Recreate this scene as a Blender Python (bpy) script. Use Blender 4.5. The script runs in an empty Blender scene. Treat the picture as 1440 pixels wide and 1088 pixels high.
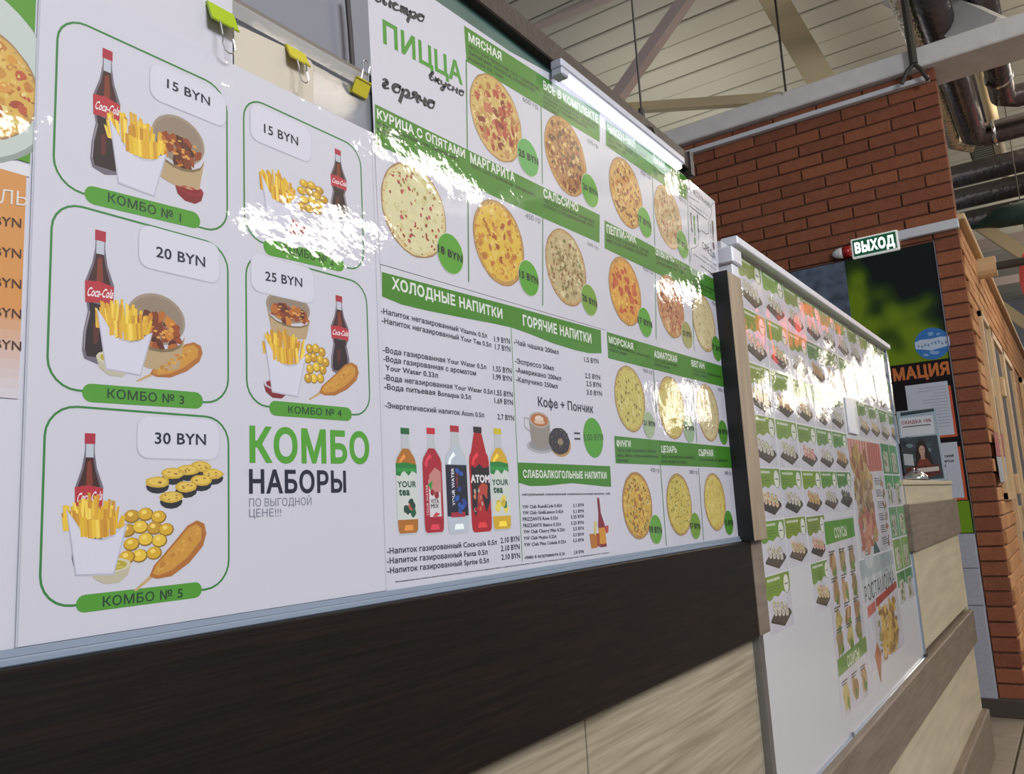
import bpy, bmesh, math, random
from mathutils import Vector, Matrix
random.seed(7)
C = bpy.context.scene.collection
sc = bpy.context.scene
# ------------------------------------------------------------------ camera, world, exposure
F = 1151.74; CX, CY = 720.0, 544.0; EYE = Vector((0, 0, 1.3))
CR = Vector((0.56915914, -0.82026155, -0.05682304))     # camera right in world axes
CD = Vector((0.09562107, 0.13467195, -0.98626572))      # camera down
CF = Vector((0.81664832, 0.55590867, 0.15508406))       # camera forward
cam = bpy.data.cameras.new('camera'); camo = bpy.data.objects.new('camera', cam); C.objects.link(camo)
camo.matrix_world = Matrix(((CR.x, -CD.x, -CF.x, EYE.x), (CR.y, -CD.y, -CF.y, EYE.y), (CR.z, -CD.z, -CF.z, EYE.z), (0, 0, 0, 1)))
cam.sensor_width = 36; cam.lens = F*36/1440; cam.clip_start = 0.02; cam.clip_end = 200
sc.camera = camo
w = bpy.data.worlds.new('world'); sc.world = w; w.use_nodes = True
bg = w.node_tree.nodes['Background']; bg.inputs[0].default_value = (0.80, 0.86, 1.0, 1); bg.inputs[1].default_value = 0.30
sc.view_settings.view_transform = 'Standard'; sc.view_settings.look = 'None'
sc.view_settings.exposure = 0.0; sc.view_settings.gamma = 1; sc.view_settings.use_curve_mapping = False

def area(name, loc, to, sx, sy, power, col):
    l = bpy.data.lights.new(name, 'AREA'); l.shape = 'RECTANGLE'; l.size = sx; l.size_y = sy; l.energy = power; l.color = col
    o = bpy.data.objects.new(name, l); C.objects.link(o); o.location = loc
    o.rotation_euler = (Vector(to)-Vector(loc)).to_track_quat('-Z', 'Y').to_euler(); return o
area('corridor_light', (8.7, -1.1, 4.9), (7.0, 0.5, 1.5), 2.0, .5, 120, (1.0, 0.85, 0.66))
area('menu_fill', (-.2, -3.4, 3.7), (1.0, 0.5, 1.3), 1.8, 1.2, 195, (0.93, 0.95, 1.0))  # added unseen fill that brightens the menus
area('roof_fill', (9.0, 3.2, 4.6), (9.0, 2.6, 6.0), 4.0, 2.0, 26, (1.0, 0.95, 0.82))  # added fill aimed upward to lift the roof panels, not a real lamp
area('corridor_roof_fill', (9.5, -3.0, 4.3), (9.5, -2.7, 6.0), 3.0, 1.0, 95, (1.0, 0.93, 0.78))  # unseen fill, added to brighten the corridor roof
area('far_roof_fill', (15.5, -2.0, 4.3), (15.5, -1.6, 6.0), 4.0, 1.0, 110, (1.0, 0.93, 0.78))  # another added fill, lightens the far end of the roof
area('end_hall_light', (4.2, -3.6, 4.9), (4.4, 0.5, 0.6), 1.2, .3, 45, (1.0, 0.86, 0.66))

# ------------------------------------------------------------------ geometry of the photograph: pixel -> real plane
def U(px, py, ax, v):
    d = CR*((px-CX)/F) + CD*((py-CY)/F) + CF
    return EYE + d*((v-EYE[ax])/d[ax])
def lin(h):
    if not isinstance(h, str): return tuple(h) + (1,)
    r = []
    for i in (0, 2, 4):
        c = int(h[i:i+2], 16)/255; r.append(c/12.92 if c <= .04045 else ((c+.055)/1.055)**2.4)
    return tuple(r) + (1,)

# ------------------------------------------------------------------ materials
MATS = {}
def mat(name, col, rough=.5, metal=0, spec=.5, coat=0, bump=0, bscale=40, detail=3, var=None, vscale=8, stretch=None, emit=0, alpha=1, trans=0, crough=.04, rnd=None, bdist=.01):
    if name in MATS: return MATS[name]
    m = bpy.data.materials.new(name); m.use_nodes = True; nt = m.node_tree; N = nt.nodes; L = nt.links
    b = N['Principled BSDF']; b.inputs['Base Color'].default_value = lin(col)
    b.inputs['Roughness'].default_value = rough; b.inputs['Metallic'].default_value = metal
    b.inputs['Specular IOR Level'].default_value = spec; b.inputs['Coat Weight'].default_value = coat; b.inputs['Coat Roughness'].default_value = crough
    geo = N.new('ShaderNodeNewGeometry'); mp = N.new('ShaderNodeMapping'); L.new(geo.outputs['Position'], mp.inputs['Vector'])
    if stretch: mp.inputs['Scale'].default_value = stretch
    if var:
        n = N.new('ShaderNodeTexNoise'); n.inputs['Scale'].default_value = vscale; n.inputs['Detail'].default_value = 5; L.new(mp.outputs[0], n.inputs['Vector'])
        r = N.new('ShaderNodeValToRGB'); r.color_ramp.elements[0].position = .3; r.color_ramp.elements[1].position = .7
        r.color_ramp.elements[0].color = lin(col); r.color_ramp.elements[1].color = lin(var); L.new(n.outputs['Fac'], r.inputs[0])
        out = r.outputs[0]
        if rnd:
            oi = N.new('ShaderNodeObjectInfo'); r2 = N.new('ShaderNodeValToRGB')
            r2.color_ramp.elements[0].color = lin(rnd[0]); r2.color_ramp.elements[1].color = lin(rnd[1]); L.new(oi.outputs['Random'], r2.inputs[0])
            mx = N.new('ShaderNodeMixRGB'); mx.inputs[0].default_value = .55; L.new(out, mx.inputs[1]); L.new(r2.outputs[0], mx.inputs[2]); out = mx.outputs[0]
        L.new(out, b.inputs['Base Color'])
    if bump:
        n2 = N.new('ShaderNodeTexNoise'); n2.inputs['Scale'].default_value = bscale; n2.inputs['Detail'].default_value = detail; L.new(mp.outputs[0], n2.inputs['Vector'])
        bp = N.new('ShaderNodeBump'); bp.inputs['Strength'].default_value = bump; bp.inputs['Distance'].default_value = bdist; L.new(n2.outputs['Fac'], bp.inputs['Height'])
        L.new(bp.outputs[0], b.inputs['Normal']); L.new(bp.outputs[0], b.inputs['Coat Normal'])
    if emit:
        b.inputs['Emission Color'].default_value = lin(col); b.inputs['Emission Strength'].default_value = emit
    if trans:
        b.inputs['Transmission Weight'].default_value = trans; b.inputs['IOR'].default_value = 1.05
    if alpha < 1: b.inputs['Alpha'].default_value = alpha
    MATS[name] = m; return m

def laminate(name, coat=1.0, rip=.35, lowamp=.5):
    """print colours come from the ink attribute; a glossy film with slack and fine ripple lies over them"""
    m = bpy.data.materials.new(name); m.use_nodes = True; nt = m.node_tree; N = nt.nodes; L = nt.links; b = N['Principled BSDF']
    a = N.new('ShaderNodeAttribute'); a.attribute_name = 'ink'; L.new(a.outputs['Color'], b.inputs['Base Color'])
    b.inputs['Roughness'].default_value = .45; b.inputs['Coat Weight'].default_value = coat; b.inputs['Coat Roughness'].default_value = .035; b.inputs['Coat IOR'].default_value = 1.55
    geo = N.new('ShaderNodeNewGeometry')
    n1 = N.new('ShaderNodeTexNoise'); n1.inputs['Scale'].default_value = 5; n1.inputs['Detail'].default_value = 1.5
    n2 = N.new('ShaderNodeTexNoise'); n2.inputs['Scale'].default_value = 45; n2.inputs['Detail'].default_value = 3
    for n in (n1, n2): L.new(geo.outputs['Position'], n.inputs['Vector'])
    b1 = N.new('ShaderNodeBump'); b1.inputs['Strength'].default_value = lowamp; b1.inputs['Distance'].default_value = .012
    b2 = N.new('ShaderNodeBump'); b2.inputs['Strength'].default_value = rip; b2.inputs['Distance'].default_value = .0015
    L.new(n1.outputs['Fac'], b1.inputs['Height']); L.new(n2.outputs['Fac'], b2.inputs['Height']); L.new(b1.outputs[0], b2.inputs['Normal'])
    L.new(b2.outputs[0], b.inputs['Coat Normal'])
    MATS[name] = m; return m
laminate('laminated_print', 1.0, .22, .4); laminate('card_print', .9, .5, 1.3)
pm = laminate('matt_print', 0.25, .2, .2)
M = lambda n: MATS[n]
mat('dark_wood', '0a0605', .48, bump=.10, bscale=200, var='1d130d', vscale=170, stretch=(.06, 1, 1.6), spec=.3, bdist=.002)
mat('brown_wood', '6e6052', .5, bump=.4, bscale=60, var='85776a', vscale=40, stretch=(.15, 1, 1.6), bdist=.002)
mat('post_wood', '8f7f6b', .5, bump=.3, bscale=60, var='a8977f', vscale=40, stretch=(1, 1, .15), bdist=.002)
mat('pale_wood', '8c806a', .55, bump=.3, bscale=90, var='b0a48d', vscale=62, stretch=(.07, 1, 1.9), bdist=.003)
mat('pale_laminate', 'b5aa90', .5, bump=.2, bscale=50, var='c8bda3', vscale=20, stretch=(.15, 1, 1.5), bdist=.002)
mat('black_edge', '17161a', .45)
mat('white_board', 'c9cace', .28, coat=.3, bump=.12, bscale=6)
mat('white_metal', 'd9dbe2', .35)
mat('aluminium', '9b9da3', .3, metal=.9)
mat('beige_rail', '7d766c', .6, spec=.2)
mat('kitchen_grey', '8d8d96', .7, bump=.1, bscale=20)
mat('kitchen_light_grey', '64656e', .6)
mat('dark_green_glass', '3c5a54', .4, var='4c6a62', vscale=15)
mat('canopy_brown', '3a302c', .5, bump=.2, bscale=80)
mat('lamp_housing', 'b9bcc8', .4)
mat('tube_light', 'f4f6ff', .4, emit=2.4)
mat('strip_lamp', 'fff6ea', .4, emit=22)
mat('daylight_pane', 'fff2e0', .4, emit=6.5)
mat('cable_dark', '3c3732', .6)
mat('cream_paper', 'c9bfae', .6, bump=.15, bscale=12)
mat('white_paper', 'c6c4cc', .55, bump=.2, bscale=8)
mat('clear_film', 'f2f6fa', .06, spec=.5, alpha=.12)
mat('film_edge', '8b98a8', .2, coat=.5)
mat('clip_green', 'a6bf1d', .35, coat=.4)
mat('clip_yellow', 'cfc335', .35, coat=.4)
mat('wire_steel', 'd6d6d6', .2, metal=1)
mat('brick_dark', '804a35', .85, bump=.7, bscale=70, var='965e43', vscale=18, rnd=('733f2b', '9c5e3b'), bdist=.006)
mat('brick_side_lit', 'b57f50', .85, bump=.7, bscale=70, var='c89465', vscale=35, rnd=('a46c42', 'd0a070'), bdist=.006)  # lit copy of the brick: warm corridor light put into the colour
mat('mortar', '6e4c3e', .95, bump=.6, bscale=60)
mat('mortar_lit', '9c7c60', .95, bump=.6, bscale=60)  # mortar lightened to carry the same corridor light in its colour
mat('plaster', 'a9acb8', .8, bump=.3, bscale=60)
mat('skirting', '4a433d', .6)
mat('floor_tile', '8d8072', .5, var='9c9083', vscale=8, bump=.15, bscale=50)
mat('grout', '5b5048', .9)
mat('roof_panel', 'c4c2b6', .6, var='cecbbd', vscale=1.2)
mat('roof_gap', '8f8c80', .8)
mat('beam_grey', 'd2d0ce', .7, bump=.2, bscale=60, var='dedcda', vscale=10)
mat('beam_cream', 'd8c49c', .7)
mat('beam_pink', 'c0aeaa', .7)
mat('trim_grey', 'cfd3da', .5)
mat('pipe_lagging', '544e52', .24, metal=.5, bump=.45, bscale=16, var='625c5e', vscale=14, bdist=.02)
mat('pipe_foil', 'e6e0d0', .25, metal=.9, bump=1, bscale=30, bdist=.03)
mat('pipe_cream', 'c9b791', .5)
mat('tray_steel', '6a6a66', .45, metal=.6)
mat('frame_cream', 'd2b48c', .5)
mat('pane_glass', 'c9bda5', .08, coat=1)
mat('siren_white', 'dddddd', .35); mat('siren_red', 'a81218', .2, coat=.6)
mat('chrome', 'e8e8ec', .06, metal=1)
mat('bell_base', '16161a', .3)
mat('leaf_green', '12302a', .7, bump=.5, bscale=50)
mat('coral', 'f0605c', .6)
mat('coral_glow', 'ff4a46', .5, emit=2.2)
mat('stand_plastic', 'dfe6ec', .1, coat=.8)

# ------------------------------------------------------------------ object helpers
def link(name, me, parent=None):
    o = bpy.data.objects.new(name, me); C.objects.link(o)
    if parent: o.parent = parent
    return o
def tag(o, label=None, cat=None, group=None, kind=None):
    if label: o['label'] = label
    if cat: o['category'] = cat
    if group: o['group'] = group
    if kind: o['kind'] = kind
    return o
def thing(name, label, cat, group=None, loc=(0, 0, 0)):
    o = link(name, None); o.location = loc; o.empty_display_size = .05
    return tag(o, label, cat, group)
def fin(bm, name, material, parent=None, smooth=False):
    me = bpy.data.meshes.new(name); bmesh.ops.recalc_face_normals(bm, faces=bm.faces[:]); bm.to_mesh(me); bm.free()
    if smooth:
        for p in me.polygons: p.use_smooth = True
    me.materials.append(M(material)); o = link(name, me, parent)
    if parent and tuple(parent.location) != (0, 0, 0): o.location = -parent.location
    return o
def abox(bm, x0, x1, y0, y1, z0, z1, bev=0):
    r = bmesh.ops.create_cube(bm, size=1); vs = r['verts']
    for v in vs: v.co = Vector(((x0+x1)/2+v.co.x*(x1-x0), (y0+y1)/2+v.co.y*(y1-y0), (z0+z1)/2+v.co.z*(z1-z0)))
    if bev:
        es = list({e for v in vs for e in v.link_edges})
        bmesh.ops.bevel(bm, geom=es, offset=bev, segments=1, affect='EDGES')
def box(name, x0, x1, y0, y1, z0, z1, m, parent=None, bev=0):
    bm = bmesh.new(); abox(bm, x0, x1, y0, y1, z0, z1, bev); return fin(bm, name, m, parent)
def struct(o): o['kind'] = 'structure'; return o
def tube(bm, pts, r, n=8, cap=True, close=False):
    pts = [Vector(p) for p in pts]; rings = []; k = len(pts)
    up = Vector((0, 0, 1))
    for i, p in enumerate(pts):
        a = pts[max(0, i-1)]; b = pts[min(k-1, i+1)]; d = (b-a).normalized()
        u = d.cross(up if abs(d.z) < .95 else Vector((1, 0, 0))).normalized(); v = d.cross(u)
        rr = r[i] if isinstance(r, (list, tuple)) else r
        rings.append([bm.verts.new(p+u*rr*math.cos(2*math.pi*j/n)+v*rr*math.sin(2*math.pi*j/n)) for j in range(n)])
    for a, b in zip(rings, rings[1:]):
        for j in range(n): bm.faces.new((a[j], a[(j+1) % n], b[(j+1) % n], b[j]))
    if cap: bm.faces.new(rings[0][::-1]); bm.faces.new(rings[-1])
def beam(bm, a, b, w_, h_, upv=(0, 0, 1)):
    a, b = Vector(a), Vector(b); d = (b-a).normalized(); u = d.cross(Vector(upv)).normalized(); v = u.cross(d)
    vs = [bm.verts.new(p+u*s*w_/2+v*t*h_/2) for p in (a, b) for s, t in ((-1, -1), (1, -1), (1, 1), (-1, 1))]
    for f in ((0, 1, 2, 3), (7, 6, 5, 4), (0, 4, 5, 1), (1, 5, 6, 2), (2, 6, 7, 3), (3, 7, 4, 0)): bm.faces.new([vs[i] for i in f])

# ------------------------------------------------------------------ flat print
_tc = {}; _gc = {}
from mathutils.geometry import delaunay_2d_cdt
def contours(t, res=3):
    """outlines of a text in the built-in typeface, as closed lists of points"""
    c = bpy.data.curves.new('t', 'FONT'); c.body = t; o = bpy.data.objects.new('t', c)
    cu = o.to_curve(bpy.context.evaluated_depsgraph_get()); out = []
    for sp in cu.splines:
        bp = sp.bezier_points; pts = []; n = len(bp)
        for k in range(n):
            p, q = bp[k], bp[(k+1) % n]; a, h1, h2, d = p.co, p.handle_right, q.handle_left, q.co
            st = abs((d-a).cross(h1-a).z)+abs((d-a).cross(h2-a).z) < 1e-5
            for j in range(1 if st else res):
                u = j/res if not st else 0; w = 1-u
                x = w**3*a+3*w*w*u*h1+3*w*u*u*h2+u**3*d; pts.append((x.x, x.y))
        if len(pts) > 2: out.append(pts)
    o.to_curve_clear(); bpy.data.objects.remove(o); bpy.data.curves.remove(c); return out
def winding(x, y, cs):
    w = 0
    for c in cs:
        for (x0, y0), (x1, y1) in zip(c, c[1:]+c[:1]):
            if (y0 <= y) != (y1 <= y):
                if x0+(y-y0)*(x1-x0)/(y1-y0) > x: w += 1 if y1 > y0 else -1
    return w
def glyph(ch, res, bold=0):
    if (ch, res, bold) in _gc: return _gc[(ch, res, bold)]
    if ('adv', ch) not in _gc:
        mx = lambda t: max(p[0] for c in contours(t, 1) for p in c)
        if 'nn' not in _gc: _gc['nn'] = mx('НН')
        _gc[('adv', ch)] = mx('Н'+ch+'Н')-_gc['nn']
    adv = _gc[('adv', ch)]
    if ch == ' ': r = (adv, [], [])
    else:
        cs = contours(ch, res)
        if bold:                                   # weight: push every outline outwards
            ar = sum(c[k-1][0]*c[k][1]-c[k][0]*c[k-1][1] for c in cs for k in range(len(c))); sg = 1 if ar > 0 else -1; nc = []
            for c in cs:
                o_ = []; m = len(c)
                for k in range(m):
                    p, q, t = c[k-1], c[k], c[(k+1) % m]; a1 = (q[0]-p[0], q[1]-p[1]); a2 = (t[0]-q[0], t[1]-q[1])
                    l1 = math.hypot(*a1) or 1; l2 = math.hypot(*a2) or 1; n1 = (a1[1]/l1*sg, -a1[0]/l1*sg); n2 = (a2[1]/l2*sg, -a2[0]/l2*sg)
                    d = 1+n1[0]*n2[0]+n1[1]*n2[1]; d = max(d, .5); o_.append((q[0]+(n1[0]+n2[0])/d*bold, q[1]+(n1[1]+n2[1])/d*bold))
                nc.append(o_)
            cs = nc
        vs = []; es = []
        for c in cs:
            n = len(vs); vs += [Vector(p) for p in c]; es += [(n+k, n+(k+1) % len(c)) for k in range(len(c))]
        V2, E2, F2, *_ = delaunay_2d_cdt(vs, es, [], 0, 1e-6); fs = []
        for f in F2:
            cx = sum(V2[k][0] for k in f)/3; cy = sum(V2[k][1] for k in f)/3
            if winding(cx, cy+1e-5, cs): fs.append(tuple(f))
        r = (adv, [(v[0], v[1]) for v in V2], fs)
    _gc[(ch, res, bold)] = r; return r
def glyphs(s, bold=0, res=3):
    k = (s, bold, res)
    if k in _tc: return _tc[k]
    vs = []; fs = []; x = 0; bold = max(bold, 0)
    for ch in s:
        adv, gv, gf = glyph(ch, min(res, 3), bold); n = len(vs)
        vs += [(a+x, b) for a, b in gv]; fs += [tuple(i+n for i in f) for f in gf]; x += adv+bold*1.2
    x0 = min(v[0] for v in vs); x1 = max(v[0] for v in vs)
    vs = [((a-x0)/(x1-x0), b/.73) for a, b in vs]
    _tc[k] = (vs, fs); return vs, fs
CROPS = dict(N=(0, 0, 1), C1=(0, 0, 3.626), C2=(0, 280, 3.4), C3=(0, 560, 2.862), C4=(280, 0, 5.4385), C5=(320, 120, 3.8875), C6=(320, 350, 2.654),
    P1=(510, 0, 4.114), P2=(510, 180, 3.886), P3=(530, 380, 4.235), P4=(530, 580, 4.185), P5=(840, 140, 4.185), P6=(840, 380, 4.945), P7=(840, 580, 4.945),
    S1=(1010, 330, 4.03), S2=(1020, 560, 4.03), S3=(1040, 800, 3.6), S4=(1080, 300, 3.4), S5=(1200, 560, 3.625), Q=(940, 230, 6.4), V=(1160, 690, 4.027), X=(1180, 590, 5.44),
    R1=(1320, 480, 4.533), R2=(1320, 700, 2.8), R3=(1320, 280, 4.94), R4=(1240, 0, 6.8), R5=(1300, 140, 5.44))
def px(c, x, y): o = CROPS[c]; return o[0]+x/o[2], o[1]+y/o[2]
class Plane:
    """a real vertical plane: ax=1 faces the hall (y = v), ax=0 faces the camera's end of the hall (x = v)"""
    def __init__(s, ax, v): s.ax = ax; s.v = v
    def p(s, c, x, y): q = U(*px(c, x, y), s.ax, s.v); return (q.x, q.z) if s.ax == 1 else (q.y, q.z)
    def to3(s, a, b, off): return (a, s.v-off, b) if s.ax == 1 else (s.v-off, a, b)
class Ink:
    def __init__(s, plane, lift=1):
        s.P = plane; s.v = []; s.f = []; s.c = []; s.l = lift; s.k = 0
        s.u, s.ku = (2.5e-5, 6e-7) if plane.ax == 1 else (1e-4, 3e-6)
    def face(s, idx, pts, col):
        ar = sum(pts[k-1][0]*pts[k][1]-pts[k][0]*pts[k-1][1] for k in range(len(pts)))
        if (ar < 0) == (s.P.ax == 1): idx = idx[::-1]      # every face looks into the hall
        s.f.append(tuple(idx)); s.c.append(col)
    def poly(s, pts, col, lift=None):
        l = (s.l if lift is None else lift)*s.u + s.k*s.ku; s.k += 1
        n = len(s.v); s.v += [s.P.to3(a, b, l) for a, b in pts]; s.face(list(range(n, n+len(pts))), pts, lin(col))
    def mesh2(s, vs, fs, col, lift=None):
        l = (s.l if lift is None else lift)*s.u + s.k*s.ku; s.k += 1
        n = len(s.v); s.v += [s.P.to3(a, b, l) for a, b in vs]; cc = lin(col)
        for f in fs: s.face([i+n for i in f], [vs[i] for i in f], cc)
    def quad(s, c, *pts, col='ffffff', lift=None): s.poly([s.P.p(c, *q) for q in pts], col, lift)
    def text(s, c, t, x0, y0, x1, y1, h, col='20222c', bold=.022, c1=None, res=3):
        A = s.P.p(c, x0, y0); B = s.P.p(c1 or c, x1, y1); T = s.P.p(c, x0, y0-h); hz = T[1]-A[1]
        vs, fs = glyphs(t, bold, res)
        s.mesh2([(A[0]+u*(B[0]-A[0]), A[1]+u*(B[1]-A[1])+v*hz) for u, v in vs], fs, col)
    def frame(s, c, xl, xr, yt, yb):
        """plane rectangle from the crop bounds measured through the middle of an item"""
        xc = (xl+xr)/2; yc = (yt+yb)/2
        x0 = s.P.p(c, xl, yc)[0]; x1 = s.P.p(c, xr, yc)[0]; z1 = s.P.p(c, xc, yt)[1]; z0 = s.P.p(c, xc, yb)[1]
        return lambda u, v: (x0+u*(x1-x0), z0+v*(z1-z0))
    def line(s, pts, wd, col, lift=None, closed=False):
        n = len(pts); vs = []; 
        for i in range(n):
            a = pts[i-1] if (i or closed) else pts[0]; b = pts[(i+1) % n] if (i < n-1 or closed) else pts[-1]
            dx, dz = b[0]-a[0], b[1]-a[1]; L_ = math.hypot(dx, dz) or 1; ww = (wd[i] if isinstance(wd, (list, tuple)) else wd)/2
            vs += [(pts[i][0]-dz/L_*ww, pts[i][1]+dx/L_*ww), (pts[i][0]+dz/L_*ww, pts[i][1]-dx/L_*ww)]
        fs = [(2*i, 2*i+1, (2*i+3) % (2*n), (2*i+2) % (2*n)) for i in range(n if closed else n-1)]
        s.mesh2(vs, fs, col, lift)
    def build(s, name, parent=None, m='laminated_print', kind=None):
        me = bpy.data.meshes.new(name); me.from_pydata(s.v, [], s.f)
        a = me.color_attributes.new('ink', 'FLOAT_COLOR', 'CORNER'); i = 0
        for f, c in zip(s.f, s.c):
            for _ in f: a.data[i].color = c; i += 1
        me.materials.append(M(m)); o = link(name, me, parent)
        if kind: o['kind'] = kind
        return o
def rrect(x0, x1, z0, z1, r, n=6):
    pts = []
    for cx, cz, a0 in ((x1-r, z1-r, 0), (x0+r, z1-r, 90), (x0+r, z0+r, 180), (x1-r, z0+r, 270)):
        for i in range(n+1): a = math.radians(a0+90*i/n); pts.append((cx+r*math.cos(a), cz+r*math.sin(a)))
    return pts
def ell(cx, cz, rx, rz=None, n=28, jit=0, rng=random, rot=0):
    rz = rx if rz is None else rz; out = []
    for i in range(n):
        a = 2*math.pi*i/n; k = 1+rng.uniform(-jit, jit); x = rx*k*math.cos(a); z = rz*k*math.sin(a)
        out.append((cx+x*math.cos(rot)-z*math.sin(rot), cz+x*math.sin(rot)+z*math.cos(rot)))
    return out
YP = .560
PP = Plane(1, YP)
def sheet(name, pts, y, th, m, parent=None, rr=None):
    """a real sheet with thickness, pts are plane coordinates (x, z)"""
    bm = bmesh.new(); f = [bm.verts.new((a, y-th, b)) for a, b in pts]; g = [bm.verts.new((a, y, b)) for a, b in pts]
    bm.faces.new(f); bm.faces.new(g[::-1]); n = len(pts)
    for i in range(n): bm.faces.new((f[i], f[(i+1) % n], g[(i+1) % n], g[i]))
    me = bpy.data.meshes.new(name); bmesh.ops.recalc_face_normals(bm, faces=bm.faces[:]); bm.to_mesh(me); bm.free()
    if m in ('laminated_print', 'card_print', 'matt_print'):
        a = me.color_attributes.new('ink', 'FLOAT_COLOR', 'CORNER')
        for d in a.data: d.color = lin('c9c8d2')
    me.materials.append(M(m)); return link(name, me, parent)
exec_order = []
# ================================================================== THE SETTING
FX = 5.66      # front of the brick wall behind the counter end
# floor: concrete bed plus separate tiles where they can be told apart
fl = struct(box('floor', -4, 30, -10, 8, -.06, -.012, 'grout'))
bm = bmesh.new(); abox(bm, 0, .44, 0, .44, -.012, 0, .003); tile = fin(bm, 'floor_tile', 'floor_tile', fl); first = True
for i in range(-1, 9):
    for j in range(-4, 2):
        x = 3.2+i*.45+(j % 2)*.2; y = -.9+j*.45+.9
        if first: o = tile; first = False
        else: o = tile.copy(); C.objects.link(o)
        o.location = (x, y, 0)
far = box('far_tile', -4, 30, -10, -1.82, -.012, -.001, 'floor_tile', fl); far['kind'] = 'stuff'
# roof
ce = struct(box('ceiling', -5, 32, -10, 9, 6.03, 6.1, 'roof_gap'))
bm = bmesh.new(); abox(bm, 0, .30, -10, 9, 5.985, 6.03, .01); rp = fin(bm, 'roof_panel', 'roof_panel', ce)
for i in range(1, 84):
    o = rp.copy(); C.objects.link(o); o.location = (3.6+i*.325, 0, -.006*(i % 3))
rp.location = (3.6, 0, 0)
bm = bmesh.new()
abox(bm, -5, 3.58, -10, 9, 5.985, 6.03); fin(bm, 'roof_panel', 'roof_panel', ce)
# rafters and bracing under the roof
def member(name, a, b, w_, h_, m, label, cat='beam', group=None, upv=(0, 0, 1)):
    bm = bmesh.new(); beam(bm, a, b, w_, h_, upv); return tag(fin(bm, name, m), label, cat, group)
def ups(x, y, ax, v): return U(x, y, ax, v)
member('roof_brace', ups(1072, -30, 0, 6.3), ups(1162, 125, 0, 6.3), .19, .2, 'beam_cream', 'cream box-section brace slanting down to the grey beam')
member('roof_brace', ups(985, -30, 0, 6.3), ups(848, 166, 0, 6.3), .11, .10, 'beam_pink', 'pinkish grey brace crossing the roof panels at a slant')
member('roof_brace', ups(830, 156, 0, 6.5), ups(1100, 138, 0, 6.5), .08, .08, 'beam_cream', 'thin cream brace lying almost level above the grey beam')
member('roof_brace', ups(700, 52, 0, 6.3), ups(860, -12, 0, 6.3), .10, .12, 'beam_pink', 'short pinkish brace beside the dark canopy')
member('roof_brace', ups(1262, -14, 0, 6.6), ups(1400, 52, 0, 6.2), .16, .24, 'beam_grey', 'grey steel brace above the pillar corner')
# concrete lintel beam over the brick wall
bm = bmesh.new(); abox(bm, FX-.06, FX+.3, -3.5, 5, 4.0, 4.137, .008)
lb = tag(fin(bm, 'lintel_beam', 'beam_grey'), 'long grey concrete beam lying on top of the brick wall', 'beam')
# brick wall facing the camera
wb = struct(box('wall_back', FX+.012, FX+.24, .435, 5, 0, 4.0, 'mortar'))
CO = .0868; BH = .076; BL = .29
brick_n = {'k': 0}
def brick_mesh(m, ax, ln):
    bm = bmesh.new()
    if ax == 0: abox(bm, 0, .03, 0, ln, 0, BH, .004)
    else: abox(bm, 0, ln, -.0, .03, 0, BH, .004)
    me = bpy.data.meshes.new('brick'); bm.to_mesh(me); bm.free(); me.materials.append(M(m)); return me
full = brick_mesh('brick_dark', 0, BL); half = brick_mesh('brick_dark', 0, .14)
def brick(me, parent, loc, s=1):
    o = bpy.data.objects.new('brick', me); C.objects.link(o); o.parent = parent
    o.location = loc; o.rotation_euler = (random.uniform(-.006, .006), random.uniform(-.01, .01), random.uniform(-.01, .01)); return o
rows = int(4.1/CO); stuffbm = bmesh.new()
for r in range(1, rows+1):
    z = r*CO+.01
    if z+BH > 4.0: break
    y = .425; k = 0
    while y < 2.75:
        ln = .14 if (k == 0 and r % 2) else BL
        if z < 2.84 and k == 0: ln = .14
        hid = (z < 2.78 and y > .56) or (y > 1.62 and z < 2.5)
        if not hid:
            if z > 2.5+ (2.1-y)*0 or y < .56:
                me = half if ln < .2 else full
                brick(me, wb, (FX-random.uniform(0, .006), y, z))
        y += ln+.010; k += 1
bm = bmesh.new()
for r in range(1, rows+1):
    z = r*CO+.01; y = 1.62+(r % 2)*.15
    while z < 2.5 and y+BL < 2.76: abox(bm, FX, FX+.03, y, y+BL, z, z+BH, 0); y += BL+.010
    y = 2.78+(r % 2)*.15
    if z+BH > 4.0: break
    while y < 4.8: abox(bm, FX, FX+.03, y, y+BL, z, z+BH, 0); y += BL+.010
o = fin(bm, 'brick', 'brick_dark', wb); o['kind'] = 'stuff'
# lower brick wall running away along the corridor, warm light put into its brick colour
ws = struct(box('wall_side', FX+.24, 21, .432, .70, 0, 2.97, 'mortar_lit'))
sfull = brick_mesh('brick_side_lit', 1, BL)
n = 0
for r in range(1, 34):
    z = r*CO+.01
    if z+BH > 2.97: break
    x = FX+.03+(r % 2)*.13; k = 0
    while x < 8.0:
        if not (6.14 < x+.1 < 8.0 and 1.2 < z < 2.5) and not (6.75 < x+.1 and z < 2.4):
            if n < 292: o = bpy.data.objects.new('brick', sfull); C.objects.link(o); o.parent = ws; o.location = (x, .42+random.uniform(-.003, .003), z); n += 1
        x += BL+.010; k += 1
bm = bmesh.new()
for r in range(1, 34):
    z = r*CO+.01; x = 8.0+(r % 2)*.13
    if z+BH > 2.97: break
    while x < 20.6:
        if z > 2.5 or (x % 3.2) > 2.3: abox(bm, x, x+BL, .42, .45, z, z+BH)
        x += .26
o = fin(bm, 'brick', 'brick_side_lit', ws); o['kind'] = 'stuff'
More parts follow.
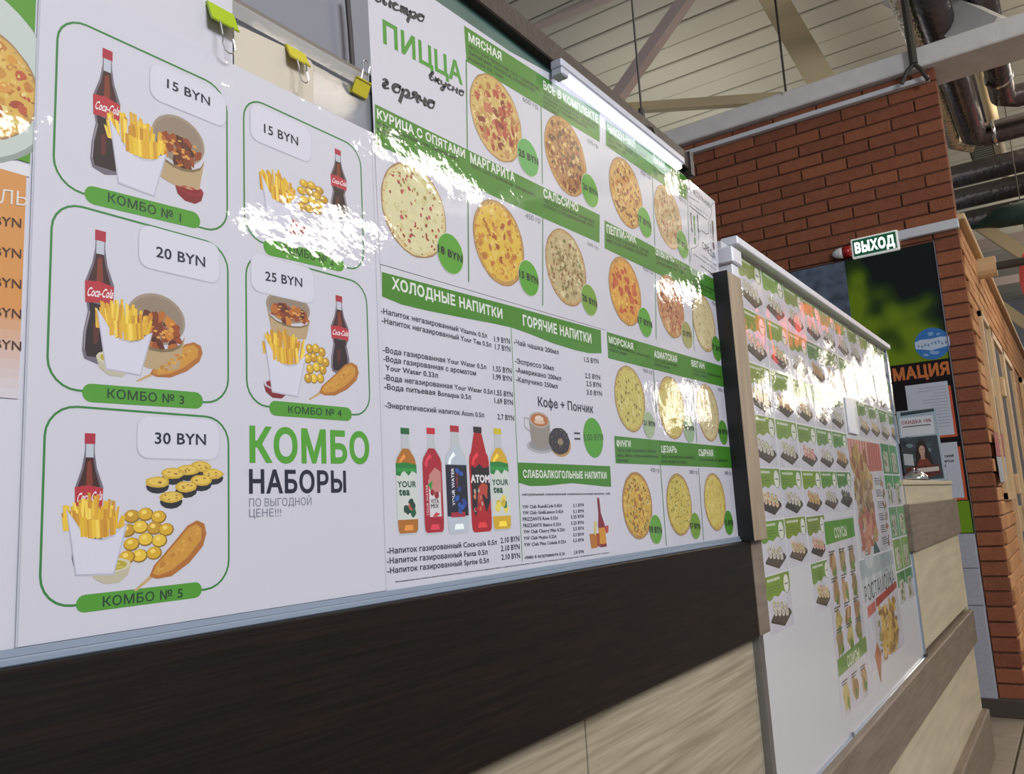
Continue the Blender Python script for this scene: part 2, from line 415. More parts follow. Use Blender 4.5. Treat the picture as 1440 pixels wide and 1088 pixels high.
# plastered lower part and dark skirting
pl = struct(box('wall_panel', FX-.03, FX+.012, .57, 2.6, .10, 1.04, 'plaster'))
pl.name = 'wall_plaster'
for z0, z1 in ((.10, .62), (.625, .835), (.84, 1.04)): box('plaster_slab', FX-.04, FX-.03, .572, 2.6, z0, z1, 'plaster', pl, .002)
struct(box('baseboard_back', FX-.05, FX+.1, -.05+.42, 2.6, 0, .10, 'skirting', None, .004))
struct(box('baseboard_side', FX+.1, 21, .37, .42, 0, .10, 'skirting'))
struct(box('trim_1', FX-.05, FX, .46, 2.6, 3.905, 3.938, 'trim_grey', None, .004))
struct(box('trim_2', FX-.045, FX, .415, .775, 2.905, 2.965, 'trim_grey', None, .004))
cop = struct(box('trim_3', FX+.02, 21, .38, .72, 2.97, 3.01, 'frame_cream', None, .006))
# hall walls that only light and reflect: glazed far end and the long side
we = struct(box('wall_end', 24, 24.2, -10, 9, 0, 6, 'plaster'))
n = 1
for y0 in (-9.3, -8.2, -5.9, -4.75, -3.6, -2.45):
    wn = struct(box('window_%d' % n, 23.9, 24, y0, y0+.80, 3.75, 5.05, 'white_metal')); n += 1
    for k in range(2):
        box('pane', 23.88, 23.9, y0+.05, y0+.75, 3.80+k*.62, 4.38+k*.62, 'daylight_pane', wn)
struct(box('wall_kitchen', -4, FX, 4.9, 5.1, 0, 6, 'plaster'))
# ceiling-hung lamps of the hall (one tidy grid)
def hall_lamp(x, y, z, L_, l):
    t = thing('ceiling_lamp', 'white suspended strip lamp '+l, 'lamp', 'suspended hall lamps', (x, y, z))
    bm = bmesh.new(); abox(bm, x-L_/2, x+L_/2, y-.15, y+.15, z, z+.06, .01); fin(bm, 'lamp_body', 'white_metal', t)
    bm = bmesh.new(); abox(bm, x-L_/2+.03, x+L_/2-.03, y-.13, y+.13, z-.03, z, .01); fin(bm, 'diffuser', 'strip_lamp', t)
    for s in (-1, 1): bm = bmesh.new(); tube(bm, [(x+s*L_*.4, y, z+.06), (x+s*L_*.4, y, 5.98)], .004, 5); fin(bm, 'hanger', 'cable_dark', t)
for x, y, l in ((5.7, -3.45, 'over the middle of the hall'), (5.7, -5.1, 'farther out over the hall'), (11.5, -3.45, 'toward the glazed end'), (2.0, -5.1, 'at the near end of the hall')): hall_lamp(x, y, 4.5, 1.6 if x < 10 else .8, l)
# kitchen side seen through the film
struct(box('wall_servery', .2, 1.33, 1.2, 1.25, 1.25, 2.62, 'kitchen_grey'))
bm = bmesh.new(); tube(bm, [U(488, -8, 1, 1.17), U(492, 40, 1, 1.17), U(497, 110, 1, 1.17), U(499, 200, 1, 1.17)], .006, 6)
tag(fin(bm, 'seam_strip', 'cable_dark'), 'thin dark cable hanging behind the clear film by the yellow clips', 'cable')  # added strip standing in for a panel seam

# ================================================================== COUNTER
FW = .545
ct = thing('service_counter', 'long wood-clad service counter carrying the menus, dark band over pale boards', 'counter', None, (0, 0, 0))
box('carcass', -1.2, 1.60, .60, 1.15, 0, 1.215, 'black_edge', ct)
box('dark_panel', -1.2, U(1062, 830, 1, FW).x, FW, .60, 1.046, 1.226, 'dark_wood', ct, .0015)
box('corner_panel', U(1063, 830, 1, FW).x+.001, U(1078, 830, 1, FW).x, FW, .60, 1.046, 1.226, 'brown_wood', ct, .001)
# pale boards below, with a joint
sx = U(822, 1000, 1, .575).x
box('pale_panel', -1.2, sx-.0015, .575, .60, .10, 1.046, 'pale_wood', ct, .001)
box('pale_panel', sx+.0015, U(1063, 980, 1, .575).x, .575, .60, .10, 1.046, 'pale_wood', ct, .001)
box('pale_strip', U(1063, 980, 1, .575).x+.002, U(1073, 950, 1, .575).x, .575, .60, .10, 1.044, 'pale_wood', ct, .001)
box('plinth', -1.2, 1.62, .57, .60, 0, .10, 'skirting', ct)
# upright post closing the menu rack
pz = U(1023, 380, 1, .53).z
x0 = U(1024, 400, 1, .53).x; x1 = U(1040, 400, 1, .53).x
ptx = thing('rack_post', 'upright wood-faced post with black edge between the two menu walls', 'post')
box('black_edge', x0, x0+.003, .53, .60, 1.226, pz, 'black_edge', ptx)
box('wood_face', x0+.003, x1+.012, .53, .60, 1.226, pz, 'post_wood', ptx, .001)
# ---- far part of the counter
fc = thing('pale_counter', 'cream counter with two grey-brown bands at the end of the row', 'counter')
X1 = 4.80
box('carcass', 1.72, X1-.03, .605, 1.15, 0, 1.325, 'pale_laminate', fc)
box('worktop', 3.42, X1+.02, .555, 1.2, 1.33, 1.35, 'pale_laminate', fc, .003)
box('end_panel', X1-.03, X1, .56, 1.15, .02, 1.33, 'pale_laminate', fc, .002)
box('cream_board', 3.42, X1, .562, .60, 1.09, 1.33, 'pale_laminate', fc, .002)
box('upper_band', 3.40, X1+.02, .545, .61, 1.083, 1.258, 'brown_wood', fc, .002)
box('cream_board', 3.445, X1, .562, .60, .722, 1.083, 'pale_laminate', fc, .002)
box('lower_band', 1.66, X1+.015, .54, .60, .545, .703, 'brown_wood', fc, .004)
box('cream_board', 1.66, X1, .562, .60, .22, .545, 'pale_laminate', fc, .002)
box('plinth', 1.66, X1+.01, .53, .60, 0, .225, 'brown_wood', fc, .006)
# ---- service bell on the worktop
bl = thing('service_bell', 'shiny chrome counter bell at the near end of the cream worktop', 'bell', None, (4.2, .635, 1.35))
bm = bmesh.new()
prof = [(.056, .006), (.056, .018), (.051, .030), (.039, .041), (.020, .048), (.004, .050)]
def lathe(bm, prof, c, n=24):
    rings = []
    for r, z in prof: rings.append([bm.verts.new((c[0]+r*math.cos(2*math.pi*j/n), c[1]+r*math.sin(2*math.pi*j/n), c[2]+z)) for j in range(n)])
    for a, b in zip(rings, rings[1:]):
        for j in range(n): bm.faces.new((a[j], a[(j+1) % n], b[(j+1) % n], b[j]))
    bm.faces.new(rings[0][::-1]); bm.faces.new(rings[-1])
BC = (4.2, .635, 1.35)
lathe(bm, prof, BC); fin(bm, 'dome', 'chrome', bl, True)
bm = bmesh.new(); lathe(bm, [(.061, 0), (.061, .005), (.057, .007)], BC); fin(bm, 'base', 'bell_base', bl)
bm = bmesh.new(); lathe(bm, [(.004, .050), (.004, .056), (.008, .058), (.007, .062), (.001, .064)], BC, 12); fin(bm, 'plunger', 'chrome', bl, True)

# ================================================================== CANOPY, LIGHT TUBE, WIRES
cp = thing('canopy', 'dark brown canopy fascia hanging above the green and white menus', 'canopy')
xe = U(966, 225, 1, YP).x
bm = bmesh.new(); abox(bm, -.5, xe, .552, .568, 1.953, 1.988, .002); fin(bm, 'fascia', 'canopy_brown', cp)
box('back_panel', .67, xe-.02, .567, .58, 1.80, 1.953, 'dark_green_glass', cp)
box('soffit', -.5, xe-.02, .568, .59, 1.958, 1.975, 'kitchen_grey', cp)
bm = bmesh.new(); abox(bm, xe-.014, xe, .546, .60, 1.938, 1.99, .002); fin(bm, 'end_bracket', 'canopy_brown', cp)
lt = thing('light_tube', 'slim white light tube glowing under the dark canopy', 'lamp')
xa = U(783, 100, 1, .545).x; xb = U(957, 228, 1, .545).x
box('lamp_housing', xa, xb, .536, .556, 1.937, 1.951, 'lamp_housing', lt, .002)
bm = bmesh.new(); abox(bm, xa+.02, xb-.004, .541, .554, 1.928, 1.937, .002); fin(bm, 'diffuser', 'tube_light', lt)
box('end_cap', xa, xa+.02, .536, .555, 1.925, 1.937, 'lamp_housing', lt, .002)
def wire(name, a, b, r, label, cat='wire', m='cable_dark'):
    bm = bmesh.new(); tube(bm, [a, b], r, 6); return tag(fin(bm, name, m), label, cat)
q = U(903, 166, 1, .57)
bm = bmesh.new(); tube(bm, [(q.x, .57, 1.988), (q.x, .57, 5.98)], .0022, 6); tube(bm, [(q.x, .57, 1.987), (q.x, .57, 2.02)], .006, 8)
tag(fin(bm, 'hanging_wire', 'cable_dark'), 'steel wire carrying the dark canopy from the roof', 'wire')
bm = bmesh.new(); q = U(915, 185, 1, .551)
tube(bm, [(q.x-.02, .551, q.z-.015), (q.x-.015, .549, q.z+.004), (q.x, .548, q.z+.006), (q.x+.012, .548, q.z-.005), (q.x+.014, .548, q.z-.03)], .0022, 6)
tag(fin(bm, 'wire_hook', 'cable_dark'), 'small dark hook bent over the canopy edge', 'hook')
q = U(1105, 128, 0, 5.55); wire('hanging_wire', (q.x, q.y, q.z), (q.x, q.y, 5.98), .008, 'thin wire dropping from the roof to the grey beam')
# strap and fork hanging at the pillar corner
bm = bmesh.new(); q = U(1285, 90, 0, 5.55)
tube(bm, [(5.55, q.y+.0, 5.98), (5.55, q.y, q.z)], .025, 8)
for px_, py_ in ((1268, 118), (1305, 112)): e = U(px_, py_, 0, 5.55); tube(bm, [q, (q+e)/2+Vector((0, 0, .02)), e], .014, 6)
tag(fin(bm, 'hanging_strap', 'cable_dark'), 'dark rubber strap with forked end hanging over the beam corner', 'strap')

# ================================================================== PIPES AND DUCTS UNDER THE ROOF
def pipe(name, pts, r, m, label, n=14, joints=()):
    t = thing(name, label, 'pipe'); bm = bmesh.new(); tube(bm, pts, r, n); fin(bm, 'pipe_run', m, t, True)
    for a, b in joints:
        bm = bmesh.new(); tube(bm, [a, b], r*1.12, n); fin(bm, 'clamp', 'wire_steel', t, True)
    return t
e = U(1375, 192, 2, 4.62); a = U(1350, 85, 2, 4.62)
pipe('lagged_pipe', [(4.5, e.y+.03, 4.62), (e.x-.1, e.y+.03, 4.62), (e.x, e.y-.06, 4.62), (e.x, -2.5, 4.62)], .11, 'pipe_lagging', 'dark foil-lagged pipe bending at a right angle beside the pillar', joints=[((e.x, e.y-.12, 4.62), (e.x, e.y-.15, 4.62))])
pipe('foil_pipe', [(4.5, e.y+.21, 4.66), (e.x+.05, e.y+.21, 4.64), (e.x+.12, e.y+.05, 4.58)], .065, 'pipe_foil', 'bright silver foil pipe ending at the pipe bend')
for (p0, lab, rr, yend) in (((1338, 250), 'uppermost straight lagged pipe beyond the pillar', .12, 1.2), ((1342, 282), 'middle straight lagged pipe beyond the pillar', .12, 1.2), ((1352, 312), 'lowest lagged pipe with its closed end beside the pillar', .12, None)):
    q = U(*p0, 2, 4.6); pipe('lagged_pipe', [(q.x, yend or q.y, 4.6), (q.x, -2.8, 4.6)], rr, 'pipe_lagging', lab, joints=[((q.x, -.05, 4.6), (q.x, -.08, 4.6))])
q = U(1392, 150, 2, 5.05); pipe('cream_pipe', [(4.5, q.y, 5.05), (11.5, q.y, 5.05)], .055, 'pipe_cream', 'thin cream pipe running along the corridor roof')
q = U(1418, 138, 2, 4.75); pipe('lagged_pipe', [(4.5, q.y+.04, 4.75), (q.x-.1, q.y+.04, 4.75), (q.x, q.y-.06, 4.75), (q.x, -2.5, 4.75)], .10, 'pipe_lagging', 'lagged pipe bend cut by the right edge of the picture', joints=[((q.x-.5, q.y+.04, 4.75), (q.x-.53, q.y+.04, 4.75))])
q = U(1372, 120, 2, 5.3); pipe('lagged_pipe', [(4.5, q.y, 5.3), (10.5, q.y, 5.3)], .10, 'pipe_lagging', 'dull grey pipe between the foil pipe and the cream pipe')
# perforated cable tray
t = thing('cable_tray', 'perforated steel cable tray running away beside the foil pipe', 'tray')
q = U(1330, 100, 2, 5.6); y0 = q.y+.02
for s in (0, .26): box('side_rail', 4.5, 12.5, y0-s, y0-s+.015, 5.58, 5.65, 'tray_steel', t)
bm = bmesh.new()
for i in range(100): abox(bm, 4.5+i*.08, 4.5+i*.08+.045, y0-.26, y0+.01, 5.58, 5.59)
fin(bm, 'perforated_base', 'tray_steel', t)['kind'] = 'stuff'
# more structure over the corridor
for x, lab in ((12.2, 'first dark steel rafter over the corridor'), (15.0, 'second dark steel rafter over the corridor'), (18.0, 'third dark steel rafter over the corridor')):
    member('roof_rafter', (x, 3, 5.2), (x, -4, 5.2), .14, .16, 'beam_pink', lab)
member('roof_brace', U(1370, 312, 0, 11.5), U(1446, 362, 0, 11.5), .14, .14, 'beam_cream', 'cream brace slanting right below the pipes')
member('roof_brace', U(1400, 425, 0, 15.5), U(1448, 460, 0, 15.5), .16, .16, 'beam_cream', 'far cream brace slanting right near the coral lantern')
bk = thing('wall_bracket', 'round cream bracket on top of the side brick wall', 'bracket')
q = U(1379, 378, 1, .40)
bm = bmesh.new(); tube(bm, [(q.x, .44, q.z), (q.x, .30, q.z)], .075, 14); fin(bm, 'drum', 'frame_cream', bk)
bm = bmesh.new(); tube(bm, [(q.x, .33, q.z), (q.x, -2.5, q.z-.05)], .03, 10); fin(bm, 'arm', 'cable_dark', bk)
# furled dark green thing on a cord
hg = thing('furled_parasol', 'furled dark green cloth hanging level beneath the lowest pipe', 'parasol')
a = U(1362, 320, 0, 7.5); b = U(1375, 318, 0, 7.5); c = U(1402, 307, 0, 7.5); d = U(1450, 296, 0, 7.5)
bm = bmesh.new(); tube(bm, [a, b, (b+c)/2, c, d], [.018, .022, .05, .085, .10], 12); fin(bm, 'cloth', 'leaf_green', hg, True)
bm = bmesh.new(); q = U(1364, 319.5, 0, 7.5); tube(bm, [U(1359, 321, 0, 7.5), q], .024, 10); fin(bm, 'tip', 'brick_dark', hg)
bm = bmesh.new(); q = U(1425, 300, 0, 7.5); tube(bm, [U(1421, 286, 0, 7.5), U(1424, 300, 0, 7.5), U(1429, 318, 0, 7.5)], .008, 6); fin(bm, 'cord', 'frame_cream', hg)
ln = U(1452, 392, 0, 9.0); bm = bmesh.new(); bmesh.ops.create_uvsphere(bm, u_segments=20, v_segments=12, radius=.13)
for v in bm.verts: v.co = Vector((v.co.x, v.co.y*.8, v.co.z*2.2))+ln
lt_ = thing('paper_lantern', 'coral red lantern cut by the right edge', 'lantern'); fin(bm, 'shade', 'coral', lt_, True)
bm = bmesh.new(); tube(bm, [(ln.x, ln.y, ln.z+.33), (ln.x, ln.y, 5.98)], .006, 5); fin(bm, 'cord', 'cable_dark', lt_)
sg_ = thing('light_box', 'coral red light box hanging over the corridor, mirrored pink in the card films', 'sign')
box('housing', 9.92, 10.0, -1.72, -1.12, 3.12, 3.64, 'white_metal', sg_, .01); box('lit_face', 9.90, 9.92, -1.70, -1.14, 3.14, 3.62, 'coral_glow', sg_)
for y_ in (-1.6, -1.24): bm = bmesh.new(); tube(bm, [(9.96, y_, 3.64), (9.96, y_, 5.98)], .006, 5); fin(bm, 'hanger', 'cable_dark', sg_)
# ---- corridor window and glazed door in the side brick wall
def gl(name, x0, x1, z0, z1, fw, extra=()):
    o = struct(box(name, x0, x1, .40, .43, z0, z0+fw, 'frame_cream'))
    box('frame_rail', x0, x1, .395, .43, z1-fw, z1, 'frame_cream', o, .004)
    box('frame_post', x0, x0+fw, .395, .43, z0, z1, 'frame_cream', o, .004); box('frame_post', x1-fw, x1, .395, .43, z0, z1, 'frame_cream', o, .004)
    box('pane', x0+fw, x1-fw, .408, .418, z0+fw, z1-fw, 'pane_glass', o)
    for a in extra: box('handle', a, a+.03, .36, .395, .95, 1.15, 'frame_cream', o, .004)
    return o
gl('window_7', 6.10, 6.68, 1.22, 2.46, .045)
o = gl('door_1', 6.78, 7.8, .1, 2.44, .06, (7.68,))
for z in (1.25, 1.95): box('hinge', 6.85, 7.0, .37, .397, z, z+.14, 'frame_cream', o, .004)
o = gl('door_2', 7.86, 9.0, .1, 2.44, .06)
for i, x in enumerate((10.6, 13.8, 17.0)): gl('window_%d' % (8+i), x, x+2.2, .6, 2.5, .07)
SP = Plane(1, .405)
nt = thing('window_notice', 'red and white notice behind the corridor window', 'notice')
i = Ink(SP, 1); i.quad('R1', (350, 575), (408, 590), (425, 735), (368, 730), col='a4404a'); i.quad('R1', (368, 732), (425, 737), (440, 890), (395, 900), col='b9bfcc')
for k in range(5): i.quad('R1', (358+k*11, 590), (361+k*11, 590), (374+k*11, 725), (371+k*11, 725), col='d58a90')
i.build('printed_sheet', nt, 'matt_print')
# ================================================================== PRINTED PICTURES (flat print, drawn in plane coordinates)
GREEN = '3a7d16'; WHITE = 'd2d1da'; PAPER = 'c9c8d2'; NAVY = '1d2030'
def mapper(f):
    return lambda pts: [f(u, v) for u, v in pts]
def cola(i, f, rng):
    m = mapper(f)
    i.poly(m([(.16, .03), (.10, .09), (.12, .22), (.22, .38), (.16, .48), (.14, .60), (.30, .74), (.37, .86), (.38, .96), (.36, .985), (.64, .985), (.62, .96), (.63, .86), (.70, .74), (.88, .60), (.86, .48), (.78, .38), (.88, .22), (.90, .09), (.84, .03), (.5, 0)]), '6b6470')
    i.poly(m([(.36, .92), (.36, 1.0), (.64, 1.0), (.64, .92)]), 'a52436')
    i.poly(m([(.40, .82), (.40, .92), (.60, .92), (.60, .82)]), 'b9bfc9')
    i.poly(m([(.22, .05), (.17, .10), (.19, .22), (.28, .36), (.24, .45), (.5, .44), (.76, .45), (.72, .36), (.81, .22), (.83, .10), (.78, .05)]), '241012')
    i.poly(m([(.20, .60), (.34, .72), (.40, .82), (.60, .82), (.66, .72), (.80, .60)]), '3c1511')
    i.poly(m([(.42, .60), (.44, .78), (.54, .80), (.60, .62)]), '7a3018')
    i.poly(m([(.38, .14), (.36, .30), (.52, .33), (.50, .16)]), '54201a')
    i.poly(m([(.15, .44), (.13, .60), (.5, .615), (.88, .59), (.86, .44), (.5, .455)]), 'b02a36')
    vs, fs = glyphs('Coca-Cola', .02); i.mesh2([f(.18+.66*u+.06*v, .49+.07*v+.015*u) for u, v in vs], fs, 'e8dfe2')
    for s in (.15, .83): i.line([f(s, .1), f(s+.02 if s < .5 else s-.02, .24), f(.27 if s < .5 else .73, .38)], .0005, 'a79fa8')
def fries(i, f, rng, white='cfcedb'):
    m = mapper(f)
    cols = ['d9b026', 'e3bd36', 'c9922a', 'efcf55', 'c28722', 'd8a52c']
    for k in range(60):
        u = rng.uniform(.05, .92); h = rng.uniform(.80, 1.0)*(1-.35*abs(u-.45)); b = .55; t = (u-.5)*.12+rng.uniform(-.05, .05); w_ = rng.uniform(.018, .032)
        i.poly(m([(u-w_, b), (u+t-w_, h), (u+t+w_, h-.01), (u+w_, b)]), rng.choice(cols))
    i.poly(m([(.06, .80), (.22, .03), (.80, 0), (1.0, .60), (.88, .55), (.78, .47), (.62, .43), (.45, .45), (.3, .53), (.18, .68)]), 'b3b2c2')
    i.poly(m([(.085, .775), (.235, .05), (.785, .02), (.975, .60), (.88, .535), (.78, .455), (.62, .415), (.45, .435), (.3, .515), (.18, .665)]), white)
    for k in range(26):
        u = rng.uniform(.28, .84); v = .44+.55*(u-.55)**2; w_ = rng.uniform(.02, .035)
        i.poly(m([(u-w_, v), (u-w_-.02, v+.22), (u+w_-.02, v+.23), (u+w_, v+.02)]), rng.choice(cols))
def bucket(i, f, rng, paper='b39a74'):
    m = mapper(f)
    i.poly(ellp(f, .52, .66, .48, .34, rng, 0, 28), '9a8a78'); i.poly(ellp(f, .52, .65, .44, .31, rng, 0, 28), '8d7c6a')
    for k in range(46):
        a = rng.uniform(0, 6.283); r_ = math.sqrt(rng.random()); u = .54+.36*r_*math.cos(a); v = .50+.20*r_*math.sin(a)-.10*(u-.5)
        i.poly(ellp(f, u, v, rng.uniform(.06, .12), rng.uniform(.035, .075), rng, .2, 9, rng.uniform(0, 3)), rng.choice(['7a3412', '96461a', '5c240e', 'b0641c', 'c47c24', '8a3c14', '451a0a']))
    for k in range(14): i.poly(ellp(f, rng.uniform(.25, .85), rng.uniform(.42, .66), .035, .018, rng, .3, 6), 'd39a44')
    i.poly(m([(.06, .55), (.12, .42), (.25, .33), (.42, .28), (.60, .27), (.78, .30), (.92, .37), (1.0, .50), (.90, .04), (.72, 0), (.40, 0), (.16, .05)]), paper)
    i.poly(m([(.06, .55), (.12, .42), (.25, .33), (.42, .28), (.60, .27), (.78, .30), (.92, .37), (1.0, .50), (.92, .33), (.78, .26), (.60, .23), (.42, .24), (.25, .29), (.12, .38)]), '7a6648')
def ellp(f, u, v, ru, rv, rng, jit=0, n=12, rot=0):
    return [f(a, b) for a, b in ell(u, v, ru, rv, n, jit, rng, rot)]
def bowl(i, f, rng, sauce='b0a030', rim='c9c4a6'):
    i.poly(mapper(f)([(0, .7), (.1, .25), (.35, 0), (.7, 0), (.92, .25), (1, .7)]), 'b9b39c' if sauce != '7c0f16' else '7c1620')
    i.poly(ellp(f, .5, .70, .50, .29, rng), rim); i.poly(ellp(f, .5, .69, .40, .21, rng), sauce)
    for k in range(8): i.poly(ellp(f, rng.uniform(.25, .75), rng.uniform(.58, .8), .09, .03, rng), 'c9bb55' if sauce != '7c0f16' else 'b03038')
def corndog(i, f, rng):
    m = mapper(f)
    i.poly(m([(.0, .0), (.26, .24), (.30, .20), (.03, -.02)]), 'c0a070')
    i.poly(m([(.20, .18), (.26, .34), (.52, .66), (.72, .92), (.86, 1.0), (.97, .94), (1.0, .78), (.95, .58), (.75, .33), (.5, .15), (.30, .13)]), 'a9682a')
    i.poly(m([(.24, .22), (.30, .35), (.55, .65), (.73, .88), (.85, .94), (.93, .86), (.92, .68), (.72, .42), (.5, .24), (.32, .18)]), 'c58f35')
    for k in range(30):
        t = rng.random(); u = .3+.55*t+rng.uniform(-.06, .06); v = .25+.58*t+rng.uniform(-.08, .08)
        i.poly(ellp(f, u, v, .03, .03, rng, .3, 6), rng.choice(['d09d40', 'b57a2c', 'c99238']))
def balls(i, f, rng, col=('d0a526', 'e0ba38', 'bf9224')):
    for k, (u, v) in enumerate([(.2, .85), (.45, .88), (.7, .82), (.12, .6), (.36, .65), (.62, .62), (.85, .58), (.2, .35), (.46, .42), (.72, .38), (.35, .13), (.62, .16), (.12, .12)]):
        i.poly(ellp(f, u, v, .15, .125, rng), '8f6c18'); i.poly(ellp(f, u-.01, v+.012, .13, .108, rng), rng.choice(col)); i.poly(ellp(f, u-.03, v+.04, .05, .04, rng), 'ecd062')
def rolls(i, f, rng):
    for u, v in [(.72, .86), (.54, .78), (.34, .70), (.14, .52), (.90, .70), (.73, .56), (.52, .42), (.32, .20)]:
        i.poly(ellp(f, u, v-.09, .15, .15, rng), '1d2126'); i.poly(ellp(f, u, v, .155, .12, rng, .08), 'c9a53a'); i.poly(ellp(f, u, v+.01, .12, .085, rng, .12), 'dcbb50')
        for k in range(4): i.poly(ellp(f, u+rng.uniform(-.08, .08), v+rng.uniform(-.05, .05), .02, .015, rng, .3, 6), '8f5f2a')
DRAW = dict(bottle_picture=cola, fries_picture=fries, bucket_picture=bucket, bowl_picture=bowl, corndog_picture=corndog, nuggets_picture=balls, rolls_picture=rolls)
def picture(par, c, name, xl, xr, yt, yb, lift=6, **k):
    i = Ink(PP, lift); DRAW[name](i, i.frame(c, xl, xr, yt, yb), random.Random(int(xl+yt)), **k); return i.build(name, par)
def pizza(par, c, cx, cy, r, style, lift=6, seed=1, name='pizza_picture'):
    i = Ink(PP, lift); rng = random.Random(seed)
    q = i.P.p(c, cx, cy); R = (i.P.p(c, cx, cy-r)[1]-i.P.p(c, cx, cy+r)[1])/2; x, z = q
    base, cheese, tops, cnt, sz = style
    i.poly(ell(x, z, R, n=48, jit=.008, rng=rng), '9c7b52'); i.poly(ell(x, z, R*.965, n=48, jit=.012, rng=rng), base); i.poly(ell(x, z, R*.90, n=44, jit=.02, rng=rng), cheese[0])
    def blob(n, cols, s0, s1, jit=.3, rmax=.86, nn=7):
        for k in range(n):
            a = rng.uniform(0, 6.283); rr = R*rmax*math.sqrt(rng.random()); s = R*rng.uniform(s0, s1)
            i.poly(ell(x+rr*math.cos(a), z+rr*math.sin(a), s, s*rng.uniform(.5, 1), nn, jit, rng, rng.uniform(0, 3.14)), rng.choice(cols))
    blob(110, cheese, .04, .11); 
    for k in range(60):
        a = rng.uniform(0, 6.283); rr = R*rng.uniform(.86, .95); i.poly(ell(x+rr*math.cos(a), z+rr*math.sin(a), R*.03, R*.02, 6, .3, rng), rng.choice(['b98a4a', '8b5a2c', 'caa15c', 'd8b676']))
    blob(cnt, tops, sz*.6, sz*1.25, .18, .80, 9)
    blob(110, cheese+tops[:1], .015, .045)
    return i.build(name, par)
CH = ['c9ab62', 'd8bf7c', 'b98c45', 'dcc88d', 'a8743a']
STY = dict(meat=('caa664', CH+['c08a5a'], ['9c3524', 'ad4a34', '7d2a20', 'bb6a4c'], 60, .10), all=('b98a4a', ['a8743a', '8b5228', 'c49a58', 'd2b878', '6e3a1f'], ['7c2c1e', '5a2a18', '93402a', '4d3a1c'], 90, .06),
    chick=('cfc08e', ['d3cd9f', 'd9d0a4', 'c9c08a', 'd8cf9c'], ['a33a34', '8f3a2a', '9c8a4c', 'b0504a'], 46, .045), marg=('b98f48', ['d6b13e', 'cfa238', 'dcc06a', 'd9bb55', 'c08034'], ['b06a2c', 'a8502a', 'd2a83c', '9b4a22'], 30, .09),
    sals=('b99a6a', ['b8a679', 'cabb90', 'a38f5c', 'd2c79c'], ['7e6a38', '8f5a3c', '6b6a34', '90794c'], 90, .055), chil=('b98a48', ['c79a4a', 'b58038', 'd8b368', '8a4c24', 'd9c284'], ['7c2f20', '9a4a2c', '6a3a1c', 'c77a3a'], 60, .07),
    yam=('c2a072', ['c2a87c', 'b08c5a', 'd2be94', 'a08055', 'c98f5c'], ['8a7a4c', '9c5a44', 'b0703c', '7c6a3c'], 70, .06), pep=('c08a3e', ['d29a3c', 'c8823a', 'dcb65a', 'dca850'], ['b2492a', 'a83c22', 'c05a30'], 26, .13),
    elp=('b88a58', ['b98058', 'c79a6a', 'a8603c', 'd0b080'], ['963a2c', 'a85a40', '7a3c28'], 70, .06), pale=('bca878', ['cdbf93', 'c6b583', 'd3c89c'], ['b5a068', 'a88c5a'], 30, .05),
    sea=('b5a258', ['c3b65c', 'cbbf6a', 'b9aa50', 'd0c67c'], ['7c6a30', '8e7a38', '6e5f2c'], 26, .05), asia=('bfae62', ['cbbb6a', 'c2b05c', 'd3c67f'], ['a89648', 'b8a050'], 40, .03),
    funghi=('a8803c', ['c8a23a', 'd4b458', 'b98a34', 'c7b262', 'a86a2c'], ['6e6a2c', '8a7a34', 'a8502a', '5c5a28'], 90, .045), caesar=('b09a50', ['c9b658', 'd3c36a', 'b8a850', 'cabc70'], ['7c8a3c', '8e7c3a', '6f7a34'], 60, .04),
    cheese=('b8a058', ['d1bf66', 'c9b45c', 'd9ca78', 'c2a850'], ['c0a04c', 'b8a058'], 20, .05))
def sticker(par, c, cx, cy, r, t, x0, y0, x1, y1, h, col='4f9a28', lift=26, tc='161a1c'):
    """a raised round price sticker with its own printed price"""
    i = Ink(PP, lift); q = i.P.p(c, cx, cy); R = (i.P.p(c, cx, cy-r)[1]-i.P.p(c, cx, cy+r)[1])/2
    i.poly(ell(q[0], q[1], R*1.03, n=36), 'cfd3c6'); i.k += 60; i.poly(ell(q[0], q[1], R, n=36), col); o = i.build('price_sticker', par)
    j = Ink(PP, lift+9); j.text(c, t, x0, y0, x1, y1, h, tc, .045); j.build('price_lettering', o)
